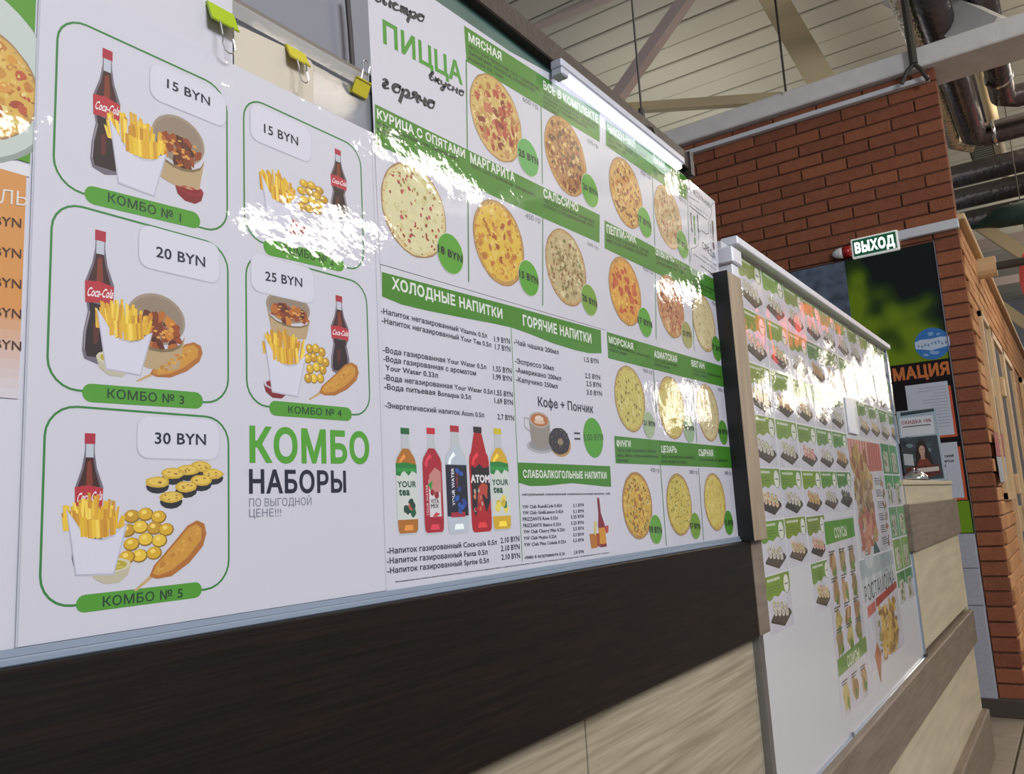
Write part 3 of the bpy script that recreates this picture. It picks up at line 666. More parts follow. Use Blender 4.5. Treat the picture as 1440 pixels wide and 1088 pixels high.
SCR = dict(  # hand-lettered strokes in an em box: list of polylines
    о=[[(.45, .5), (.2, .45), (.08, .22), (.2, .02), (.42, .05), (.5, .28), (.42, .5), (.55, .46)]],
    р=[[(.05, .3), (.2, .5), (.1, -.1), (.02, -.5)], [(.14, .2), (.3, .48), (.48, .42), (.5, .2), (.36, .02), (.18, .06)]],
    г=[[(.02, .42), (.15, .52), (.3, .44), (.28, .34), (.12, .18), (.1, .04), (.25, .0), (.42, .1)]],
    я=[[(.0, .0), (.16, .1), (.3, .24)], [(.5, .52), (.3, .52), (.2, .38), (.32, .26), (.48, .3)], [(.52, .54), (.46, .2), (.5, .02), (.62, .06)]],
    ч=[[(.05, .42), (.12, .5), (.1, .3), (.25, .22), (.42, .3)], [(.46, .52), (.4, .2), (.42, .02), (.56, .06)]],
    в=[[(.02, .3), (.15, .6), (.3, .9), (.38, .8), (.2, .5), (.12, .1), (.3, .0), (.46, .15), (.36, .34), (.2, .36)]],
    к=[[(.1, .52), (.06, .2), (.02, .0)], [(.42, .5), (.2, .3), (.08, .22), (.28, .2), (.36, .02), (.52, .08)]],
    у=[[(.05, .5), (.06, .2), (.22, .08), (.4, .3)], [(.48, .52), (.38, .0), (.2, -.45), (.0, -.4), (.1, -.15), (.45, .08)]],
    с=[[(.44, .42), (.28, .5), (.1, .3), (.14, .05), (.34, .0), (.5, .12)]],
    н=[[(.1, .52), (.05, .2), (.02, .0)], [(.06, .24), (.38, .3)], [(.44, .54), (.38, .2), (.4, .02), (.52, .06)]],
    т=[[(.02, .42), (.1, .52), (.1, .2), (.08, .0)], [(.1, .35), (.24, .52), (.28, .3), (.26, .0)], [(.28, .35), (.42, .52), (.46, .3), (.44, .02), (.56, .06)]],
    и=[[(.05, .5), (.04, .15), (.14, .0), (.3, .15), (.38, .45)], [(.42, .52), (.36, .15), (.42, .0), (.56, .08)]],
    б=[[(.5, .95), (.3, .85), (.12, .55), (.1, .15), (.26, .0), (.44, .15), (.4, .42), (.2, .44)]],
    ы=[[(.05, .5), (.06, .1), (.2, .02), (.28, .18), (.1, .28)], [(.48, .52), (.42, .2), (.44, .02), (.54, .06)]])
def script(i, c, t, x0, y0, x1, y1, h, col=NAVY, wd=.12):
    A = i.P.p(c, x0, y0); B = i.P.p(c, x1, y1); T = i.P.p(c, x0, y0-h); hz = T[1]-A[1]; n = len(t)
    for k, ch in enumerate(t):
        for pl_ in SCR[ch]:
            pts = []
            for (a, b) in zip(pl_, pl_[1:]):
                for s in range(5): tt = s/5; pts.append((a[0]+(b[0]-a[0])*tt, a[1]+(b[1]-a[1])*tt))
            pts.append(pl_[-1])
            for _ in range(3): pts = [pts[0]]+[((p[0]+q_[0]*2+r_[0])/4, (p[1]+q_[1]*2+r_[1])/4) for p, q_, r_ in zip(pts, pts[1:], pts[2:])]+[pts[-1]]
            W = [((k-.02+u*1.95+v*.25)/n, v) for u, v in pts]
            P_ = [(A[0]+u*(B[0]-A[0]), A[1]+u*(B[1]-A[1])+v*hz) for u, v in W]
            ws_ = [hz*wd*(1.25 if (P_[min(j+1, len(P_)-1)][1] < P_[max(0, j-1)][1]) else .55) for j in range(len(P_))]
            sm = [sum(ws_[max(0, j-2):j+3])/len(ws_[max(0, j-2):j+3]) for j in range(len(ws_))]
            i.line(P_, sm, col)
# ================================================================== THE FIRST MENU WALL
def q4(*pts): return [PP.p(c, x, y) for c, x, y in pts]
fs = thing('clear_sheet', 'clear plastic sheet clipped to the rack behind the menus, bluish cut edge at the bottom', 'sheet')
box('film', .12, 1.50, .5640, .5648, 1.227, 1.768, 'clear_film', fs)
box('bottom_lip', .12, 1.565, .553, .566, 1.2262, 1.2315, 'film_edge', fs, .001)
box('upper_lip', .12, 1.565, .5555, .5562, 1.2318, 1.2365, 'film_edge', fs)
rl = thing('rack_rail', 'narrow beige rail along the top of the clear sheet', 'rail')
box('rail_face', .2, .66, .566, .580, 1.752, 1.775, 'beige_rail', rl, .002); box('lower_lip', .2, .66, .564, .568, 1.748, 1.752, 'kitchen_light_grey', rl)
tag(box('grey_backing', .36, .66, .572, .58, 1.55, 1.748, 'kitchen_light_grey'), 'plain grey board behind the clear sheet between the clips', 'board')
# backing papers between film and posters
wp = sheet('blank_paper', q4(('N', 50, -60), ('C4', 272, -40), ('C4', 275, 560), ('N', 50, 100)), YP+.0036, .0003, 'white_paper'); tag(wp, 'white paper sheet rising behind the combo menu under the first clip', 'paper')
crp = sheet('blank_paper', q4(('C4', 282, 170), ('C4', 640, 335), ('C4', 830, 430), ('C4', 870, 460), ('C4', 888, 500), ('C4', 888, 830), ('C4', 282, 560)), YP+.0030, .0003, 'cream_paper'); tag(crp, 'cream paper sheet with a rounded corner held by the middle clip', 'paper')
def clip(c, xl, yt, m, w_, h_, label, up=False):
    q = U(*px(c, xl, yt), 1, .556); t = thing('binder_clip', label, 'clip', 'binder clips on the clear sheet', (q.x, .556, q.z))
    bm = bmesh.new(); z = q.z; x = q.x; y0, y1 = .5535, .5705
    pr = [(.5605, z), (.5635, z), (y1+.002, z-h_), (y1, z-h_), (.562, z-h_*.12), (y0+.002, z-h_), (y0, z-h_)] if not up else [(.5605, z-h_), (.5635, z-h_), (y1+.002, z), (y1, z), (.562, z-h_*.88), (y0+.002, z), (y0, z)]
    f0 = [bm.verts.new((x, y, zz)) for y, zz in pr]; f1 = [bm.verts.new((x+w_, y, zz)) for y, zz in pr]
    for a in range(7): bm.faces.new((f0[a], f0[(a+1) % 7], f1[(a+1) % 7], f1[a]))
    bm.faces.new(f0[::-1]); bm.faces.new(f1); fin(bm, 'body', m, t)
    bm = bmesh.new(); tube(bm, [(x, y0, z-h_ if not up else z), (x+w_, y0, z-h_ if not up else z)], .0011, 6); fin(bm, 'rolled_edge', m, t)
    s = 1 if up else -1; zb = z-h_ if not up else z
    for yy in (y0-.001, y1+.003):
        bm = bmesh.new(); cx = x+w_/2; hw = w_*.24; L_ = h_*1.5
        tube(bm, [(cx-hw, yy, zb), (cx-hw*.8, yy-.002, zb+s*L_*.45), (cx-hw*1.0, yy-.003, zb+s*L_*.75), (cx-hw*.6, yy-.003, zb+s*L_*.95), (cx, yy-.003, zb+s*L_), (cx+hw*.6, yy-.003, zb+s*L_*.95), (cx+hw*1.0, yy-.003, zb+s*L_*.75), (cx+hw*.8, yy-.002, zb+s*L_*.45), (cx+hw, yy, zb)], .0007, 6)
        fin(bm, 'wire_handle', 'wire_steel', t)
clip('C4', 88, -15, 'clip_green', .027, .019, 'lime green binder clip on the white paper, largest of the three')
clip('C4', 690, 320, 'clip_yellow', .023, .0155, 'yellow binder clip in the middle, holding the cream paper')
clip('C4', 1192, 590, 'clip_yellow', .021, .014, 'small yellow binder clip with its handles folded up beside the pizza menu', True)

# ---- left menu, cut by the edge of the picture
lm = thing('menu_poster', 'orange and green menu poster at the left edge with a pizza on a plate', 'poster')
xr = PP.p('N', 44, 200)[0]; xl = xr-.30
sheet('paper_sheet', [(xl, 1.236), (xr+.004, 1.236), (xr+.004, 1.79), (xl, 1.79)], YP+.0018, .0004, 'matt_print', lm)
i = Ink(PP, -26); zt = PP.p('N', 20, 222)[1]
i.poly([(xl, zt), (xr, zt), (xr, 1.79), (xl, 1.79)], '4d8c1a'); i.build('green_ground', lm, 'matt_print')
i = Ink(PP, -25.4); z1 = PP.p('N', 20, 560)[1]; z2 = zt-.008
for k in range(24):
    a = z2-(z2-z1)*k/24; b = z2-(z2-z1)*(k+1)/24; t = max(0, (k-14)/10)
    c1 = lin('c98a48'); c2 = lin(PAPER); i.poly([(xl, b), (xr-.002, b), (xr-.002, a), (xl, a)], tuple(c1[j]*(1-t)+c2[j]*t for j in range(3)))
i.poly([(xl, zt-.010), (xr, zt-.010), (xr, zt-.002), (xl, zt+.002)], 'd2d2d6')
i.build('orange_ground', lm, 'matt_print')
i = Ink(PP, -24.8); q = PP.p('C1', -60, 470)
i.poly(ell(q[0]-.020, q[1]+.012, .0655, .0655, n=40), '8c9690'); i.poly(ell(q[0]-.020, q[1]+.014, .0635, .0635, n=40), 'b9c2bc'); i.build('plate_picture', lm, 'matt_print')
pizza(lm, 'C1', -130, 395, 300, ('c9a24e', ['d0a84a', 'd9b75e', 'c08a34', 'dcc880', 'b9742c'], ['b4502a', 'a04020', 'd09038'], 30, .10), -24, 5)
i = Ink(PP, -8)
i.text('C1', 'ЛЬ', -5, 1035, 140, 1050, 75, 'd6cfc6', -.01)
for y in (315, 358, 401, 443, 488): i.text('N', '9 BYN', -26, y-1, 30, y+5, 14, '4a2c1c', .01)
i.build('lettering', lm, 'matt_print')

# ---- combo menu
cm = thing('menu_poster', 'white laminated menu with five green-framed combo meals', 'poster')
cx0 = PP.p('N', 38, 450)[0]; cx1 = PP.p('N', 530, 450)[0]
sheet('laminated_sheet', [(cx0, 1.2365), (cx1+.014, 1.2365), (cx1+.004, 1.703), (cx0, 1.703)], YP+.0003, .0003, 'laminated_print', cm)
for x_ in (cx0, cx1): i = Ink(PP, 4.3); i.line([(x_+.001, 1.2365), (x_+.001, 1.703)], .0011, 'b0b2be'); i.build('film_seam', cm)
def P(c, x, y): return PP.p(c, x, y)
boxes = [('C1', 283, 500, 1157, 700, 700, 248, 420, 985), ('C2', 235, 500, 1090, 600, 650, 108, 380, 915), ('C3', 170, 450, 920, 400, 550, 52, 280, 835), ('C5', 90, 500, 732, 560, 400, 195, 180, 858), ('C6', 70, 300, 524, 350, 300, 72, 150, 588)]
for b in boxes:
    c = b[0]; X0 = P(c, b[1], b[2])[0]; XR = P(c, b[3], b[4])[0]; ZT = P(c, b[5], b[6])[1]; ZB = P(c, b[7], b[8])[1]
    i = Ink(PP, 5); i.line(rrect(X0, XR, ZB, ZT, .021), .0016, '2f7a35', closed=True); i.build('green_frame', cm)
tags = [('C1', 765, 420, 1150, 560, 900, 372, 1000, 592), ('C2', 665, 220, 1048, 300, 850, 165, 850, 360), ('C3', 553, 150, 882, 160, 700, 80, 700, 242), ('C5', 125, 230, 455, 330, 250, 150, 300, 362), ('C6', 88, 110, 322, 140, 200, 42, 200, 178)]
tt = [('15 BYN', 'C1', 850, 447, 1070, 540, 47), ('20 BYN', 'C2', 745, 275, 980, 325, 52), ('30 BYN', 'C3', 622, 182, 828, 187, 47), ('15 BYN', 'C5', 198, 258, 385, 330, 50), ('25 BYN', 'C6', 140, 117, 278, 142, 35)]
for b, t in zip(tags, tt):
    c = b[0]; X0 = P(c, b[1], b[2])[0]; XR = P(c, b[3], b[4])[0]; ZT = P(c, b[5], b[6])[1]; ZB = P(c, b[7], b[8])[1]
    i = Ink(PP, 9); i.poly(rrect(X0-.0006, XR+.0006, ZB-.0008, ZT, .009), 'babac6'); i.k += 40; i.poly(rrect(X0, XR, ZB, ZT, .009), 'cfced9'); o = i.build('price_tag', cm)
    j = Ink(PP, 15); j.text(t[1], t[0], *t[2:], '161a30', .02); j.build('price_lettering', o)
pills = [('N', 118.6, 271, 281.5, 312, 13, 'КОМБО № 1', 'C2', 515, 12, 865, 110, 45), ('C2', 392, 922, 970, 965, 45, 'КОМБО № 3', 'C2', 512, 950, 880, 980, 45), ('C3', 305, 830, 812, 768, 36, 'КОМБО № 5', 'C3', 412, 838, 735, 800, 40),
    ('C5', 195, 875, 637, 985, 44, 'КОМБО № 2', 'C5', 303, 912, 580, 985, 46), ('C6', 155, 592, 463, 618, 28, 'КОМБО № 4', 'C6', 226, 612, 425, 625, 27)]
for (c, xa_, ya, xb_, yb, hh, t, *r) in pills:
    A = P(c, xa_, ya); B = P(c, xb_, yb); h = A[1]-P(c, xa_, ya+hh)[1]; pts = []
    for s in range(9): a = math.radians(90+180*s/8); pts.append((A[0]+h+h*math.cos(a), A[1]+h*math.sin(a)))
    for s in range(9): a = math.radians(-90+180*s/8); pts.append((B[0]-h+h*math.cos(a), B[1]+h*math.sin(a)))
    i = Ink(PP, 6.5); i.poly(pts, '4a9226'); o = i.build('green_label', cm)
    j = Ink(PP, 7.5); j.text(r[0], t, *r[1:], '14351c', .015); j.build('lettering', o)
picture(cm, 'C1', 'bottle_picture', 446, 634, 250, 893); picture(cm, 'C1', 'bucket_picture', 760, 1043, 590, 945, 6.6); picture(cm, 'C1', 'fries_picture', 530, 850, 570, 975, 7.3); picture(cm, 'C1', 'bowl_picture', 890, 1038, 930, 1030, 8, sauce='7c0f16', rim='96222c')
picture(cm, 'C2', 'bottle_picture', 378, 566, 148, 790); picture(cm, 'C2', 'bucket_picture', 590, 885, 450, 812, 6.6); picture(cm, 'C2', 'fries_picture', 440, 730, 470, 835, 7.3); picture(cm, 'C2', 'bowl_picture', 457, 635, 725, 845, 8.3); picture(cm, 'C2', 'corndog_picture', 650, 968, 665, 885, 8)
picture(cm, 'C3', 'bottle_picture', 278, 432, 140, 690); picture(cm, 'C3', 'nuggets_picture', 485, 700, 440, 660, 6.6); picture(cm, 'C3', 'fries_picture', 245, 512, 375, 718, 7.3); picture(cm, 'C3', 'bowl_picture', 362, 527, 640, 745, 8.3); picture(cm, 'C3', 'corndog_picture', 540, 830, 495, 755, 8); picture(cm, 'C3', 'rolls_picture', 590, 885, 247, 435)
picture(cm, 'C5', 'nuggets_picture', 385, 550, 530, 705); picture(cm, 'C5', 'fries_picture', 172, 375, 455, 780, 7.3); picture(cm, 'C5', 'bottle_picture', 548, 664, 352, 730); picture(cm, 'C5', 'bowl_picture', 312, 425, 735, 825, 8, sauce='7c0f16', rim='96222c')
picture(cm, 'C6', 'bucket_picture', 136, 308, 160, 330); picture(cm, 'C6', 'nuggets_picture', 288, 380, 355, 505, 6.6); picture(cm, 'C6', 'fries_picture', 125, 292, 283, 548, 7.3); picture(cm, 'C6', 'bottle_picture', 374, 462, 175, 470, 6.3); picture(cm, 'C6', 'corndog_picture', 300, 490, 412, 570, 8); picture(cm, 'C6', 'bowl_picture', 133, 228, 482, 556, 8.3, sauce='7c0f16', rim='c4c0c8')
i = Ink(PP, 6)
i.text('C6', 'КОМБО', 82, 792, 530, 797, 128, '4d9a28', .035); i.text('C6', 'НАБОРЫ', 80, 910, 443, 906, 86, '12142c', .03)
i.text('C6', 'ПО ВЫГОДНОЙ', 80, 962, 313, 955, 31, '6d6e80', 0); i.text('C6', 'ЦЕНЕ!!!', 80, 1001, 200, 997, 31, '6d6e80', 0)
i.build('lettering', cm)

# ---- pizza menu A (upper left of the pizza wall)
NP = [0]
def poster(label, corners):
    t = thing('menu_poster', label, 'poster', None)
    NP[0] += 1; sheet('laminated_sheet', q4(*corners), YP+.0001+NP[0]*.00005, .0003, 'laminated_print', t); return t
def band(par, c, pts, lift=13, c2=None):
    i = Ink(PP, lift); i.poly([PP.p(*(q if len(q) == 3 else (c,)+q)) for q in pts], GREEN); return i.build('green_band', par)
def heads(par, items, name='white_lettering', lift=15, col=None, bold=.035):
    for c, t, x0, y0, x1, y1, h in items:
        i = Ink(PP, lift); i.text(c, t, x0, y0, x1, y1, h, col or LW, bold); i.build(name, par)
def small(par, c, lines, x0, y0, x1, y1, dy, h, dy1=None):
    dy1 = dy if dy1 is None else dy1; n = max(len(l) for l in lines); i = Ink(PP, 15)
    for k, l in enumerate(lines):
        f_ = len(l)/n; i.text(c, l, x0, y0+dy*k, x0+(x1-x0)*f_, (y0+dy*k)+((y1+dy1*k)-(y0+dy*k))*f_, h, '0c240c', .045, res=1)
    i.build('small_lettering', par)
LW = 'd6dcd2'
pa = poster('large pizza menu headed with big green lettering and black script', [('P1', 28, -25), ('N', 600, -8), ('P1', 850, 298), ('P1', 1140, 455), ('N', 849, 151.5), ('N', 852, 464), ('P2', 95, 742)])
band(pa, 'P1', [(585, 148), (1370, 652), (1370, 822), (600, 355)])
band(pa, 'P2', [(66, -131), (1295, 475), (1293, 628), (67, 87)])
for a in ([('P1', 598, 345), ('P1', 605, 868)], [('P1', 1031, 600), ('P1', 1039, 1066)], [('P2', 574, 300), ('P2', 578, 842)], [('P2', 983, 480), ('P2', 983, 970)]):
    i = Ink(PP, 12); i.line([PP.p(*q) for q in a], .0022, '2f7a35'); i.build('green_rule', pa)
i = Ink(PP, 14)
i.text('P1', 'ПИЦЦА', 118, 245, 578, 490, 128, '3f8f22', .03)
i.build('title_lettering', pa)
i = Ink(PP, 15); script(i, 'P1', 'быстро', 60, 0, 352, 132, 82, wd=.21); script(i, 'P1', 'вкусно', 378, 455, 582, 560, 62, wd=.21); script(i, 'P1', 'горячо', 108, 500, 412, 636, 96, wd=.21); i.build('script_lettering', pa)
heads(pa, [('P1', 'МЯСНАЯ', 612, 237, 803, 352, 47), ('P1', 'ВСЕ В КОМПЛЕКТЕ', 1045, 512, 1362, 712, 45), ('P1', 'КУРИЦА С ОПЯТАМИ', 82, 682, 592, 915, 52), ('P1', 'МАРГАРИТА', 622, 938, 880, 1052, 54), ('P2', 'САЛЬСИЧО', 988, 377, 1178, 458, 45)])
small(pa, 'P1', ['ТЕСТО, СОУС ЧЕСНОЧНЫЙ, СОУС С БАЗИЛИКОМ,', 'СЫРНЫЙ МИКС, ПЕППЕРОНИ, КУРИНЫЙ РУЛЕТ,', 'КОЛБАСКИ, ЛУК, ТОМАТ'], 612, 277, 1020, 525, 34, 19, 27)
small(pa, 'P1', ['ТЕСТО, СОУС С БАЗИЛИКОМ, СЫРНЫЙ МИКС,', 'КОЛБАСКИ, КУРИНЫЙ РУЛЕТ, ПЕППЕРОНИ,', 'КУКУРУЗА, ОГУРЕЦ МАРИНОВАННЫЙ,', 'ЛУК, ТОМАТ'], 1045, 542, 1362, 738, 27, 17, 22)
small(pa, 'P1', ['ТЕСТО, ЧЕСНОЧНЫЙ СОУС, СЫРНЫЙ МИКС,', 'РУЛЕТ, ОПЯТА'], 80, 722, 560, 935, 36, 20, 30)
small(pa, 'P2', ['ТЕСТО, СОУС С БАЗИЛИКОМ, СЫРНЫЙ МИКС.'], 590, 212, 945, 378, 20, 16)
small(pa, 'P2', ['ТЕСТО, СОУС С БАЗИЛИКОМ, СЫРНЫЙ МИКС,', 'КОЛБАСКИ, ОГУРЕЦ МАРИНОВАННЫЙ, ОПЯТА'], 988, 403, 1270, 525, 27, 17, 24)
heads(pa, (('P1', '600 гр.', 925, 585, 1020, 638, 27), ('P1', '570 гр.', 1300, 825, 1365, 862, 24), ('P2', '450 гр', 890, 492, 972, 522, 30), ('P2', '500 гр.', 1228, 640, 1290, 668, 20)), 'weight_lettering', 14, '55586a', 0)
pizza(pa, 'P1', 775, 685, 232, STY['meat'], 14, 1); pizza(pa, 'N', 796, 219.8, 51.5, STY['all'], 14, 2); pizza(pa, 'P2', 285, 450, 250, STY['chick'], 14, 3); pizza(pa, 'P2', 748, 627, 225, STY['marg'], 14, 4); pizza(pa, 'P2', 1113, 762, 202, STY['sals'], 14, 5)
ST = [(pa, 'P1', 955, 912, 100, '25 BYN', 900, 897, 1015, 957, 38, '57a352'), (pa, 'P2', 1240, 342, 84, '26 BYN', 1203, 330, 1282, 375, 30), (pa, 'P2', 478, 687, 106, '18 BYN', 408, 675, 543, 737, 40), (pa, 'P2', 906, 820, 93, '15 BYN', 853, 812, 957, 855, 38), (pa, 'P2', 1237, 940, 82, '20 BYN', 1200, 940, 1280, 980, 34, '6f9a34')]
# ---- drinks menu
dm = poster('drinks menu with a row of five bottles, below the large pizza menu', [('N', 535, 372), ('N', 857, 466), ('N', 870, 796), ('N', 543, 833)])
band(dm, 'P3', [(28, 10), (800, 212), (1332, 357), (1337, 494), (1260, 493), (1180, 475), (1050, 435), (900, 375), (800, 340), (700, 318), (500, 280), (300, 240), (150, 205), (30, 155)])
band(dm, 'P4', [(830, 293), (1372, 315), (1378, 436), (1330, 434), (1280, 428), (1150, 415), (1070, 422), (1000, 430), (900, 432), (832, 412)])
i = Ink(PP, 12); i.line([PP.p('P3', 798, 335), PP.p('P4', 855, 875)], .0013, '4f9a4a'); i.build('green_rule', dm)
heads(dm, [('P3', 'ХОЛОДНЫЕ НАПИТКИ', 88, 108, 748, 288, 66), ('P3', 'ГОРЯЧИЕ НАПИТКИ', 870, 326, 1278, 434, 60), ('P4', 'СЛАБОАЛКОГОЛЬНЫЕ НАПИТКИ', 860, 382, 1352, 388, 44)])
i = Ink(PP, 14); DK = '1c1f30'
for t, a, b, a1, b1, pr, c_, d_, e_, f_ in (('-Напиток негазированный Vitamix 0.5л', 22, 255, 655, 405, '1.9 BYN', 698, 424, 792, 438), ('-Напиток негазированный Your Tea 0.5л', 28, 312, 680, 458, '1.7 BYN', 703, 470, 795, 485), ('-Вода газированная Your Water 0.5л', 35, 487, 650, 590, '1.55 BYN', 692, 600, 802, 614),
    ('-Вода газированная с ароматом', 38, 540, 590, 627, '1.99 BYN', 692, 648, 803, 662), ('Your Water 0.33л', 50, 594, 363, 641, '', 0, 0, 0, 0), ('-Вода негазированная Your Water 0.5л', 40, 652, 688, 738, '1.55 BYN', 698, 742, 808, 755), ('-Вода питьевая Bonaqua 0.5л', 42, 707, 560, 769, '1.69 BYN', 700, 790, 810, 803), ('-Энергетический напиток Atom 0.5л', 47, 818, 637, 876, '2.7 BYN', 718, 887, 816, 895)):
    i.text('P3', t, a, b, a1, b1, 33, DK); 
    if pr: i.text('P3', pr, c_, d_, e_, f_, 33, DK)
for t, a, b, a1, b1, pr, c_, d_, e_, f_ in (('-Чай чашка 200мл', 815, 440, 1082, 502, '1.5 BYN', 1235, 545, 1320, 556), ('-Эспрессо 50мл', 822, 552, 1053, 598, '2.5 BYN', 1240, 640, 1330, 652), ('-Американо 200мл', 826, 607, 1097, 658, '2.5 BYN', 1247, 688, 1335, 698), ('-Капучино 250мл', 828, 662, 1077, 705, '3.0 BYN', 1250, 740, 1340, 748)):
    i.text('P3', t, a, b, a1, b1, 30, DK); i.text('P3', pr, c_, d_, e_, f_, 30, DK)
i.text('P3', 'Кофе + Пончик', 960, 808, 1290, 850, 55, DK)
for t, a, b, a1, b1, c_, d_, e_, f_ in (('-Напиток газированный Coca-cola 0.5л', 58, 832, 705, 776, 728, 768, 838, 755), ('-Напиток газированный Fanta 0.5л', 58, 890, 650, 834, 730, 815, 840, 803), ('-Напиток газированный Sprite 0.5л', 60, 948, 658, 882, 733, 866, 842, 855)):
    i.text('P4', t, a, b, a1, b1, 35, DK); i.text('P4', '2.10 BYN', c_, d_, e_, f_, 33, DK)
i.text('P4', '-натуральный газированный слабоалкогольный напиток, 4,0%', 850, 488, 1372, 482, 14, DK, res=2)
for t, a, b, a1, b1, pr, c_, d_ in (('YW Club Rum&Cola 0.45л', 855, 565, 1087, 555, '5.1 BYN', 1155, 557), ('YW Club Gin&Lemon 0.45л', 857, 600, 1095, 590, '5.1 BYN', 1155, 592), ('FRIZZANTE Rose 0.33л', 858, 637, 1065, 628, '5.25 BYN', 1142, 624), ('FRIZZANTE Bianco 0.33л', 860, 675, 1082, 665, '5.25 BYN', 1143, 660), ('YW Club Cherry Mist 0.25л', 862, 712, 1105, 697, '5.5 BYN', 1155, 694), ('YW Club Mojito 0.25л', 863, 750, 1055, 737, '5.5 BYN', 1155, 729), ('YW Club Pina Colada 0.25л', 865, 788, 1112, 767, '5.5 BYN', 1155, 763), ('-пиво в асортименте 0.5л', 868, 862, 1105, 838, '2.8 BYN', 1160, 832)):
    i.text('P4', t, a, b, a1, b1, 21, DK, res=2); i.text('P4', pr, c_, d_, 1217, d_-6, 20, DK, res=2)
i.text('P4', 'Производителем всех напитков является Республика Беларусь. Алкоголь и напитки содержащие кофеин и таурин противопоказаны детям и подросткам до 18 лет. Беременным и кормящим женщинам, лицам с заболеваниями нервной системы и гипертонией', 108, 1000, 1365, 826, 9, DK, res=1)
i.build('black_lettering', dm)
def drink(i, f, rng, liq='a8691f', cap='15602e', lab=None, clear='b9bdc2', top=.78):
    m = mapper(f)
    i.poly(m([(.04, .03), (.02, .1), (.02, .66), (.06, .72), (.28, .80), (.33, .88), (.33, .95), (.67, .95), (.67, .88), (.72, .80), (.94, .72), (.98, .66), (.98, .1), (.96, .03), (.88, 0), (.12, 0)]), clear)
    i.poly(m([(.06, .04), (.04, .1), (.04, .66), (.10, .71), (.30, top), (.36, top+.02), (.64, top+.02), (.70, top), (.90, .71), (.96, .66), (.96, .1), (.94, .04), (.86, .015), (.14, .015)]), liq)
    i.poly(m([(.30, .935), (.30, .995), (.7, .995), (.7, .935)]), cap)
    l = lin(liq); lt = tuple(min(1, c*1.9+.03) for c in l[:3]); i.poly(m([(.14, .64), (.2, .69), (.4, .75), (.5, .72), (.3, .68), (.24, .62)]), lt); i.poly(m([(.3, .04), (.36, .09), (.7, .09), (.74, .04)]), lt)
    if lab: lab(i, f)
def vtext(i, f, t, u0, v0, u1, v1, col, bold=.02):
    vs, fs = glyphs(t, bold); i.mesh2([f(u0+(u1-u0)*u, v0+(v1-v0)*v) for u, v in vs], fs, col)
def htext(i, f, t, u0, v0, u1, v1, col, bold=.02):   # runs upwards
    vs, fs = glyphs(t, bold); i.mesh2([f(u1-(u1-u0)*v, v0+(v1-v0)*u) for u, v in vs], fs, col)
def l_tea(fr):
    def g(i, f):
        m = mapper(f); i.poly(m([(.02, .14), (.02, .62), (.98, .62), (.98, .14)]), 'c9cfc8' ); i.poly(m([(.02, .55), (.02, .66), (.5, .67), (.98, .65), (.98, .56), (.8, .60), (.6, .545), (.35, .60), (.2, .54)]), '1f7a34')
        for k in range(5): i.poly(ellp(f, .15+.18*k, .60, .10, .02, random, .1, 8), '2f9440')
        vtext(i, f, 'YOUR', .06, .44, .94, .495, '16503a', .04); vtext(i, f, 'tea', .12, .365, .62, .435, '16503a', .05)
        for k in range(7): i.poly(ellp(f, .3+.45*random.random(), .19+.12*random.random(), .13, .04, random, .2, 8), random.choice(fr))
    return g
def l_vita(i, f):
    m = mapper(f); i.poly(m([(.30, .16), (.30, .50), (.62, .62), (.86, .58), (.86, .16)]), 'd3cdd0'); i.poly(m([(.30, .42), (.34, .55), (.62, .62), (.9, .58), (.9, .40), (.6, .36)]), 'c0807a')
    i.poly(ellp(f, .46, .385, .10, .03, random), '8c1626'); i.poly(ellp(f, .66, .36, .11, .035, random), '8c1626'); i.poly(m([(.26, .46), (.5, .50), (.42, .41)]), '3c8a3a')
    vtext(i, f, 'VITA', .36, .285, .76, .325, '20242c', .03); vtext(i, f, 'MIX', .36, .240, .74, .280, '20242c', .03); i.poly(m([(.42, .165), (.62, .16), (.8, .185), (.6, .20)]), 'c03a44')
    htext(i, f, 'YOUR WATER', .16, .17, .25, .46, 'd8c0c4', .02)
def l_water(i, f):
    m = mapper(f); i.poly(m([(.02, .16), (.02, .63), (.98, .63), (.98, .16)]), '15182a'); i.poly(m([(.18, .15), (.18, .195), (.82, .195), (.82, .15)]), 'a02434')
    htext(i, f, 'YOUR WATER', .26, .255, .38, .60, 'd9dbe4', .03); htext(i, f, 'CARBONIC', .46, .42, .55, .60, 'b03a34', .0)
    for k in range(16): i.poly(ellp(f, random.uniform(.4, .9), random.uniform(.19, .33) if k < 11 else random.uniform(.33, .58), .09, .022, random, .1, 8), random.choice(['1f3f8a', '2a56a8', '16306c']))
def l_atom(i, f):
    m = mapper(f); i.poly(m([(.08, .22), (.1, .62), (.3, .60), (.5, .64), (.7, .60), (.98, .62), (.98, .3), (.75, .18), (.5, .4), (.25, .14)]), '1d1418'); vtext(i, f, 'ATOM', .06, .465, .97, .535, 'ded8da', .05)
    i.poly(m([(.3, .2), (.4, .42), (.6, .46), (.86, .44), (.8, .3), (.6, .36)]), 'b04030')
    for k in range(14): i.poly(ellp(f, .2+.5*random.random(), .2+.24*random.random(), .05, .02, random, .3, 7), random.choice(['b9a090', 'c06a4a', '8c1c24']))
